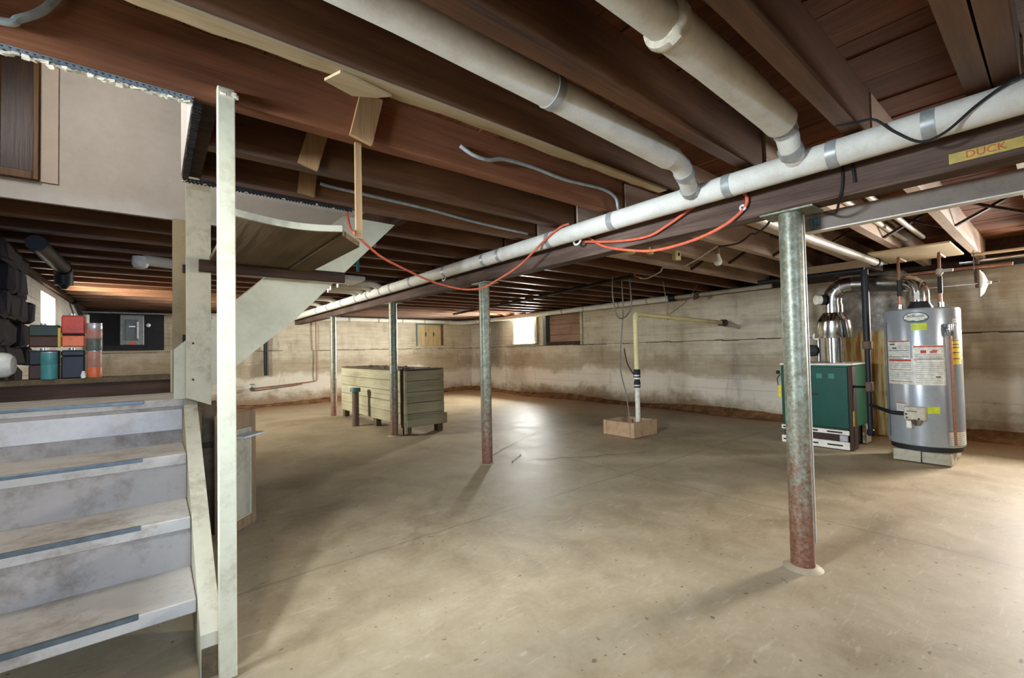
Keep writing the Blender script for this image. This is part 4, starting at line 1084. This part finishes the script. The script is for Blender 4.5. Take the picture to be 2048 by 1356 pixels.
def stripes(par, x0, x1, ys, h, mat, nm='print_line'):
    for y in ys: stick(nm, x0, x1, y-h/2, y+h/2, mat, par, .0013, .0006)
stripes(L1, 1783.5, 1827, (681.6,), 2.6, 'label_red'); stripes(L1, 1783.5, 1827, (700.5, 713.5), 1.2, 'label_black')
stripes(L1, 1803, 1826, (687, 690, 693, 696, 705, 709), .9, 'label_grey'); stripes(L1, 1787, 1797, (687.5,), 2.4, 'label_black', 'picture'); stripes(L1, 1792, 1801, (695.5,), 2.6, 'label_black', 'picture')
stripes(L2, 1784, 1830, (720.5,), 4, 'label_red'); stripes(L2, 1785, 1831, (740, 764), 1.2, 'label_red')
stripes(L2, 1786, 1806, (727, 731, 735, 746, 750, 754, 758), .9, 'label_grey'); stripes(L2, 1809, 1830, (727, 731, 735, 746, 750, 754, 758), .9, 'label_grey')
stripes(L3, 1834.5, 1891, (693,), 2.6, 'label_red'); stripes(L3, 1835, 1891, (718,), 1.3, 'label_black'); stripes(L3, 1835, 1842, (721,), 1.2, 'label_red')
stripes(L3, 1838, 1889, (708.5, 712, 715, 725, 729, 733, 737, 741, 745, 749, 757, 761, 765), .9, 'label_grey')
stripes(L3, 1848, 1859, (702, 704.5), 3.6, 'label_red', 'picture'); stripes(L3, 1866, 1879, (704,), 3.0, 'label_red', 'picture'); stripes(L3, 1870, 1880, (701,), 2.2, 'label_red', 'picture'); stripes(L3, 1876, 1886, (753.5,), 2.4, 'label_black', 'picture')
ey = stick('energy_label', 1905, 1924, 680, 729, 'label_yellow')
for yy in (682, 690, 696, 706, 718): stick('print_line', 1907, 1921, yy-.8, yy+.8, 'label_black', ey, .0013, .0006)
stick('lime_tag', 1831, 1861, 646, 660, 'tag_lime', None, .004)
# oval badge
a_, z_ = za(1839.5, 634.5)
ov = MB(); ovd = MB(); ovg = MB(); seg = 36
def oval(mb, rx, rz, t0, t1, lift, half=None):
    vs = []
    for k in range(seg):
        t = 2*math.pi*k/seg; u = rx*math.cos(t); v = rz*math.sin(t)
        if half is not None: v = min(v, half)
        for rr in (HR+lift, HR+lift+.0015): vs.append((HX+rr*math.cos(a_+u/HR), HY+rr*math.sin(a_+u/HR), z_+v))
    fs = [tuple(2*k+1 for k in range(seg)), tuple(2*k for k in range(seg))[::-1]]+[(2*k, 2*((k+1) % seg), 2*((k+1) % seg)+1, 2*k+1) for k in range(seg)]
    mb.add(vs, fs)
oval(ovd, .098, .055, 0, 0, .0008); bd = ovd.build('badge', 'label_black', wh, False)
oval(ov, .090, .048, 0, 0, .0024); ov.build('badge_face', 'label_white', bd, False)
oval(ovg, .088, .046, 0, 0, .0045, -.012); ovg.build('badge_green', 'label_green', bd, False)
rn = Vector((math.cos(a_), math.sin(a_), 0)); rt = Vector((-math.sin(a_), math.cos(a_), 0))
ctr = Vector((HX, HY, z_+.014))+rn*(HR+.0055)
mt = Matrix(((rt.x, 0, rn.x, ctr.x), (rt.y, 0, rn.y, ctr.y), (rt.z, 1, rn.z, ctr.z), (0, 0, 0, 1)))
to = text_obj('badge_text', 'AOSmith', .036, 'label_black', mt, bd, .0006)
# bend the lettering round the tank
for v in to.data.vertices:
    p = v.co+Vector(wh['_o']) if bd.get('_o') is None else v.co+Vector(bd['_o'])
    u = (p-ctr).dot(rt); h = p.z; rr = HR+.0062+max(0, (p-ctr).dot(rn))
    q = Vector((HX+rr*math.cos(a_+u/HR), HY+rr*math.sin(a_+u/HR), h)); v.co = q-Vector(bd['_o'])
for x0, x1, y0, y1 in ((1909, 1926, 637, 653), (1899, 1931, 860, 888), (1799, 1819, 808, 825)):
    q = stick('notice', x0, x1, y0, y1, 'label_white'); stick('print_line', x0, x1, y0, y0+1.6, 'label_red', q, .0013, .0006)
    for yy in range(int(y0)+5, int(y1)-1, 4): stick('print_line', x0+2, x1-2, yy, yy+.9, 'label_grey', q, .0013, .0006)
stick('yellow_notice', 1859, 1883, 813, 826, 'tag_lime')
for yy in (764+14, 782, 786, 790, 797): stick('stamped_text', 1856, 1886, yy, yy+1, 'label_grey', None, 0, .0008)
stick('burner_cover', 1822, 1866, 858, 888, 'heater', None, .004, .004)
stick('jacket_seam', 1781, 1783, 640, 880, 'grey_panel_dark')
# gas control, gas feed, relief valve with copper drop tube, top nipples
a_g, z_g = za(1837, 826)
gd = Vector((math.cos(a_g), math.sin(a_g), 0)); gt = Vector((-math.sin(a_g), math.cos(a_g), 0))
gm = Matrix((gd, gt, Vector((0, 0, 1)))).transposed(); gc = Vector((HX, HY, z_g))+gd*(HR+.05)
gv = thing('gas_control', 'beige gas control box on the front of the water heater', 'gas control', tuple(gc))
gv['_o'] = tuple(gc)
def gbox(x0, x1, y0, y1, z0, z1, c=.004): return MB().box(gc.x+x0, gc.x+x1, gc.y+y0, gc.y+y1, gc.z+z0, gc.z+z1, c, (tuple(gc), gm))
gbox(-.05, .03, -.075, .085, -.065, .065, .008).build('housing', 'valve_grey', gv)
gbox(.03, .034, -.05, .03, .018, .024, .001).build('slot', 'black', gv)
for u, v_ in ((-.055, -.01), (-.05, -.045), (.04, -.05)): MB().lathe(tuple(gc+gm@Vector((.03, u, v_))), [(0, .009), (.006, .008)], 12, tuple(gd)).build('knob', 'black', gv)
MB().lathe(tuple(gc+gm@Vector((0, .02, -.12))), [(0, .02), (.03, .034), (.06, .04)], 14).build('regulator', 'galv', gv)
gbox(-.045, .02, -.06, -.02, -.15, -.075, .004).build('junction', 'white_enamel', gv)
gp0 = gc+gm@Vector((0, -.08, -.01))
gl = thing('gas_line', 'black iron gas line dropping from the ceiling between boiler and heater', 'pipe', (6.23, 1.372, .17))
gx, gy = 6.23, 1.372
MB().tube([(gx, gy, 2.03), (gx, gy, 1.15)], .036, 14).build('drop', 'iron', gl)
MB().tube([(gx, gy, 1.17), (gx, gy, .23)], .027, 14).build('drop', 'iron', gl)
MB().lathe((gx, gy, 1.13), [(0, .03), (.01, .046), (.09, .046), (.10, .034)], 14).build('coupling', 'rust_iron', gl)
MB().lathe((gx, gy, .66), [(0, .03), (.01, .04), (.10, .04), (.11, .03)], 14).build('tee', 'rust_iron', gl)
MB().lathe((gx, gy, .17), [(0, .03), (.01, .036), (.06, .036), (.07, .028)], 14).build('drip_cap', 'iron', gl)
MB().tube([(gx, gy, .71), (6.14, 1.494, .715)], .014, 10).build('boiler_feed', 'iron', gl)
MB().tube([(gx, gy, .515), tuple(gp0+Vector((.01, .10, 0))), tuple(gp0)], .019, 12).build('heater_feed', 'iron', gl)
a_r, z_r = za(1897, 660)
rd = Vector((math.cos(a_r), math.sin(a_r), 0)); rp = Vector((HX, HY, z_r+.0))+rd*(HR)
rv = thing('relief_valve', 'chrome relief valve with long copper drop tube on the heater', 'valve', tuple(rp))
MB().lathe(tuple(rp), [(0, .02), (.012, .028), (.05, .028), (.06, .02)], 14, tuple(rd)).build('valve_body', 'chrome', rv)
MB().lathe(tuple(rp+rd*.045+Vector((0, 0, -.06))), [(0, .022), (.03, .026), (.07, .026), (.11, .024), (.118, .012)], 14).build('bonnet', 'chrome', rv)
MB().beam(tuple(rp+rd*.045+Vector((0, 0, .06))), tuple(rp+rd*.09+Vector((0, -.02, .05))), .014, .005).build('lever', 'tin_silver', rv)
q0 = rp+rd*.045
MB().tube([tuple(q0+Vector((0, 0, -.05))), (q0.x, q0.y, .62), (q0.x+.004, q0.y-.004, .20)], .0105, 12).build('drop_tube', 'copper', rv)
for i, (px_, lb) in enumerate(((1818, 'cold'), (1878, 'hot'))):
    a_n = TC+(-1 if i == 0 else 1)*1.15
    nx_, ny_ = HX+.17*math.cos(a_n), HY+.17*math.sin(a_n)
    w_ = thing('water_line', '%s water line rising from the heater top, %s of the flue' % (('copper', 'copper')[i], ('left', 'right')[i]), 'pipe', (nx_, ny_, 1.55), 'heater water lines')
    MB().tube([(nx_, ny_, 1.553), (nx_, ny_, 1.60)], .022, 12).build('nipple', 'chrome', w_)
    MB().tube([(nx_, ny_, 1.60), (nx_, ny_, 1.70)], .013, 12).build('tube', 'copper', w_)
    MB().tube([(nx_, ny_, 1.69), (nx_, ny_, 1.86)], .019, 12).build('insulation', 'black', w_)
    MB().tube([(nx_, ny_, 1.86), (nx_, ny_, 2.06), (nx_+.02, ny_, 2.10), (nx_+.35, ny_, 2.10)], .013, 12).build('tube', 'copper_old', w_)
    if i == 1:
        v2 = MB().box(nx_-.02, nx_+.02, ny_-.10, ny_+.02, 1.90, 1.93, .006); v2.lathe((nx_, ny_, 1.88), [(0, .02), (.01, .028), (.05, .028), (.06, .02)], 12)
        v2.build('valve', 'pipe_grey', w_)
# water lines run level above the heater
for i, (z, y0, y1, m_) in enumerate(((2.02, 1.9, .30, 'copper_old'), (2.06, 1.2, -.9, 'iron'))):
    tag(MB().tube([(7.1+.3*i, y0, z), (7.1+.3*i, y1, z)], .018 if i == 0 else .03, 10).build('level_line', m_), ('old copper line running level behind the water heater top', 'dark pipe along the right wall top right of the heater')[i], 'pipe')
tag(MB().tube([(7.62, .75, 2.155), (7.62, -1.2, 2.165)], .024, 12).build('level_line', 'chrome'), 'bright chrome pipe along the right wall top by the joists', 'pipe')
tag(MB().tube([(7.30, .62, 2.19), (7.30, -1.2, 2.19)], .016, 12).build('level_line', 'panel_cream'), 'thin cream rod under joists at the right picture edge', 'pipe')
hk = tag(MB().tube([(7.55, .60, 2.155), (7.55, .60, 1.83)], .022, 10).build('hanging_strap', M.setdefault('strap', paint('brown_strap', (112, 92, 80), (70, 54, 46), .6, .7, 14))), 'mottled strap hanging down the right wall beside the heater', 'strap')
# white bell-shaped reflector
bs = thing('reflector_shade', 'white reflector shade hung by a thin rod right of the heater', 'lamp shade', (7.0, .53, 1.84))
MB().lathe((7.0, .545, 1.83), [(0, .145), (.004, .148), (.035, .11), (.055, .05), (.065, .018), (.085, .016), (.09, .004)], 28, (.1, -1, 0)).build('shade', 'white_plastic', bs)
MB().tube([(7.0, .44, 1.83), (7.0, .40, 1.828)], .008, 8).build('socket_pin', 'chrome', bs)
MB().tube([(7.0, .56, 1.83), (7.01, 1.0, 1.828)], .007, 8).build('rod', 'chrome', bs)
MB().tube([(7.0, .58, 1.83), (7.0, .58, 2.21)], .004, 6).build('hanger_wire', 'wire_grey', bs)

# fire boards fixed under the joists over the boiler
tag(MB().box(6.10, 7.10, .66, 1.31, 2.178, 2.196, .003).build('ceiling_board', 'panel_cream', None, False), 'cream board fixed under joists above the water heater', 'board', 'boards over boiler and heater')
tag(MB().box(6.55, 7.12, 1.33, 2.35, 2.180, 2.196, .003).build('ceiling_board', 'panel_pink', None, False), 'pinkish board fixed under joists above the boiler', 'board', 'boards over boiler and heater')

# ------------------------------------------------------------ electrics under the joists
lb = thing('light_bulb', 'bare frosted bulb hanging from a joist in the right bay', 'bulb', (4.33, 2.1, 2.0))
BX, BY = 4.36, 2.12
MB().lathe((BX, BY, 2.0), [(0, .004), (.005, .022), (.025, .038), (.045, .040), (.07, .032), (.10, .020), (.12, .017)], 20).build('glass_bulb', 'bulb', lb)
MB().lathe((BX, BY, 2.118), [(0, .02), (.05, .022), (.06, .018), (.082, .018)], 16).build('socket', 'tan_wood', lb)
for i, (x, y, s_, lab) in enumerate(((3.52, 2.56, 0, 'left of three small cream boxes on joists beyond the girder'), (3.74, 2.49, 0, 'middle of three small cream boxes, tilted, beyond the girder'), (4.20, 2.47, 1, 'right of three small cream boxes, squarest, beyond the girder'))):
    t = thing('junction_box', lab, 'electrical box', (x, y, 2.12), 'cream boxes on the joists')
    if i == 0: MB().lathe((x, y, 2.10), [(0, .05), (.006, .060), (.04, .058), (.07, .03), (.10, .03)], 18).build('case', 'pvc', t)
    elif i == 1: MB().box(x-.05, x+.05, y-.03, y+.03, 2.12, 2.17, .008, ((x, y, 2.14), Matrix.Rotation(.35, 3, 'Y'))).build('case', 'pvc', t)
    else: MB().box(x-.052, x+.052, y-.022, y+.022, 2.10, 2.196, .006).build('case', 'pvc', t)
    MB().box(x-.006, x+.006, y-.034, y-.022, 2.14, 2.17).build('screw_tab', 'black', t)
tag(MB().tube(smooth_path([(4.95, 3.45, 2.12), (5.02, 3.38, 2.11), (4.80, 3.05, 2.12), (4.72, 2.95, 2.15), (4.70, 2.75, 2.11), (4.45, 2.40, 2.115), (4.30, 2.15, 2.16), (4.33, 2.10, 2.19)]), .008, 8).build('lamp_wire', 'white_plastic'), 'white lamp wire looping from the bulb along the joists', 'wire')
tag(MB().tube(smooth_path([(4.36, 2.13, 2.19), (4.20, 1.85, 2.15), (4.0, 1.65, 2.16), (3.6, 1.45, 2.06), (3.35, 1.26, 2.06), (3.1, 1.1, 2.15)]), .008, 8).build('black_wire', 'black'), 'black wire drooping between the bulb and the near column', 'wire')
tag(MB().tube(smooth_path([(4.9, 3.49, 2.19), (4.88, 3.46, 2.14), (4.93, 3.42, 2.12), (5.2, 3.65, 2.19)]), .008, 6).build('orange_wire', 'cord'), 'short orange wire at the joist right of the middle column', 'wire')
ca = lambda pts, nm, lab, m_='conduit', r_=.011: tag(MB().tube(smooth_path(pts), r_, 10).build(nm, m_), lab, 'cable')
ca([(-1.0, 1.985, 2.20), (-.60, 1.985, 2.218), (-.367, 1.99, 2.232), (-.326, 1.99, 2.256), (-.277, 1.99, 2.305), (-.24, 1.995, 2.38), (-.23, 2.0, 2.43)], 'armoured_cable', 'grey armoured cable curving up at top left corner', 'conduit', .012)
ca([(1.288, 2.01, 2.315), (1.36, 1.99, 2.276), (1.463, 1.985, 2.272), (1.57, 1.985, 2.303), (1.78, 1.985, 2.312), (2.085, 1.985, 2.30), (2.435, 1.985, 2.318), (2.58, 1.985, 2.29), (2.62, 1.99, 2.22), (2.64, 2.0, 2.19)], 'armoured_cable', 'wavy grey armoured cable on the joist above the girder pipe')
ca([(.84, 2.99, 2.31), (.90, 2.97, 2.297), (1.095, 2.97, 2.292), (1.588, 2.97, 2.28), (2.04, 2.97, 2.253), (2.6, 2.97, 2.24)], 'armoured_cable', 'long straight armoured cable right of the hanger stick')
# orange extension cord, draped from stair to pipe to girder
ca([(1.03, 3.06, 2.19), (1.0, 2.91, 2.03), (1.02, 2.83, 1.96), (1.25, 3.026, 1.892), (1.5, 3.20, 1.86), (1.75, 3.34, 1.825), (1.95, 3.38, 1.788), (2.15, 3.316, 1.752), (2.28, 3.23, 1.768), (2.38, 3.15, 1.83), (2.46, 2.918, 1.938), (2.47, 2.608, 2.093), (2.49, 2.455, 2.163), (2.53, 2.395, 2.184)], 'extension_cord', 'orange cord swagged from the stair top to the girder pipe', 'cord', .0085)
ca([(2.63, 2.38, 2.16), (2.655, 2.296, 2.07), (2.655, 2.15, 1.974), (2.655, 1.904, 1.897), (2.655, 1.703, 1.862), (2.655, 1.451, 1.874), (2.655, 1.259, 1.919), (2.655, 1.141, 1.984), (2.655, 1.111, 2.048), (2.655, 1.165, 2.102), (2.64, 1.378, 2.093), (2.655, 1.623, 2.01), (2.655, 1.778, 1.97), (2.655, 2.033, 1.99), (2.64, 2.348, 2.049)], 'extension_cord', 'orange cord looped on the girder side near a white insulator', 'cord', .0095)
iz = thing('insulator', 'small white porcelain insulator holding the orange cord loop', 'insulator', (2.66, 1.13, 1.98))
MB().lathe((2.679, 1.135, 2.0), [(0, .012), (.02, .014), (.022, .019), (.03, .019), (.032, .012)], 16, (-1, 0, 0)).build('knob', 'white_plastic', iz)
MB().lathe((2.646, 1.135, 2.0), [(0, .005), (.004, .005)], 10, (-1, 0, 0)).build('nail', 'black', iz)
ca([(2.42, .62, 2.198), (2.45, .549, 2.192), (2.47, .487, 2.185), (2.478, .421, 2.106), (2.482, .343, 2.035), (2.478, .268, 2.043), (2.474, .182, 2.107), (2.48, .115, 2.15), (2.49, .04, 2.18), (2.52, -.1, 2.196)], 'electric_cord', 'thin black cord sagging over the white girder pipe at right', 'black', .0055)
ca([(2.668, .62, 2.15), (2.664, .615, 2.08), (2.664, .612, 2.02), (2.668, .61, 1.99)], 'short_wire', 'short dark wire hanging on the girder above the near column', 'black', .006)
ca([(2.672, .66, 2.12), (2.668, .66, 2.0), (2.69, .68, 1.93), (2.84, .74, 1.90), (2.88, .80, 1.925)], 'short_wire', 'dark wire running under the girder to the channel clamp', 'black', .006)
for i, (x, y) in enumerate(((1.45, 4.52), (1.64, 4.55))):
    tag(MB().box(x-.012, x+.012, y-.01, y+.01, 2.02+.03*i, 2.20, .003).build('blue_strap', M.setdefault('strap_blue', plain('blue_strap', (60, 140, 160), .5)), None), '%s blue strap dangling from joists beyond the orange cord' % ('left', 'right')[i], 'strap', 'blue straps')
ch = thing('ceiling_hook', 'small pale hook and pipe run under joists of the right bay', 'pipe', (5.5, 6.5, 2.15))
MB().tube([(6.0, 9.8, 2.172), (5.6, 7.0, 2.165), (5.0, 3.6, 2.165)], .026, 10).build('pipe_body', 'iron', ch)
for k in list(bpy.data.objects):
    if '_o' in k: del k['_o']
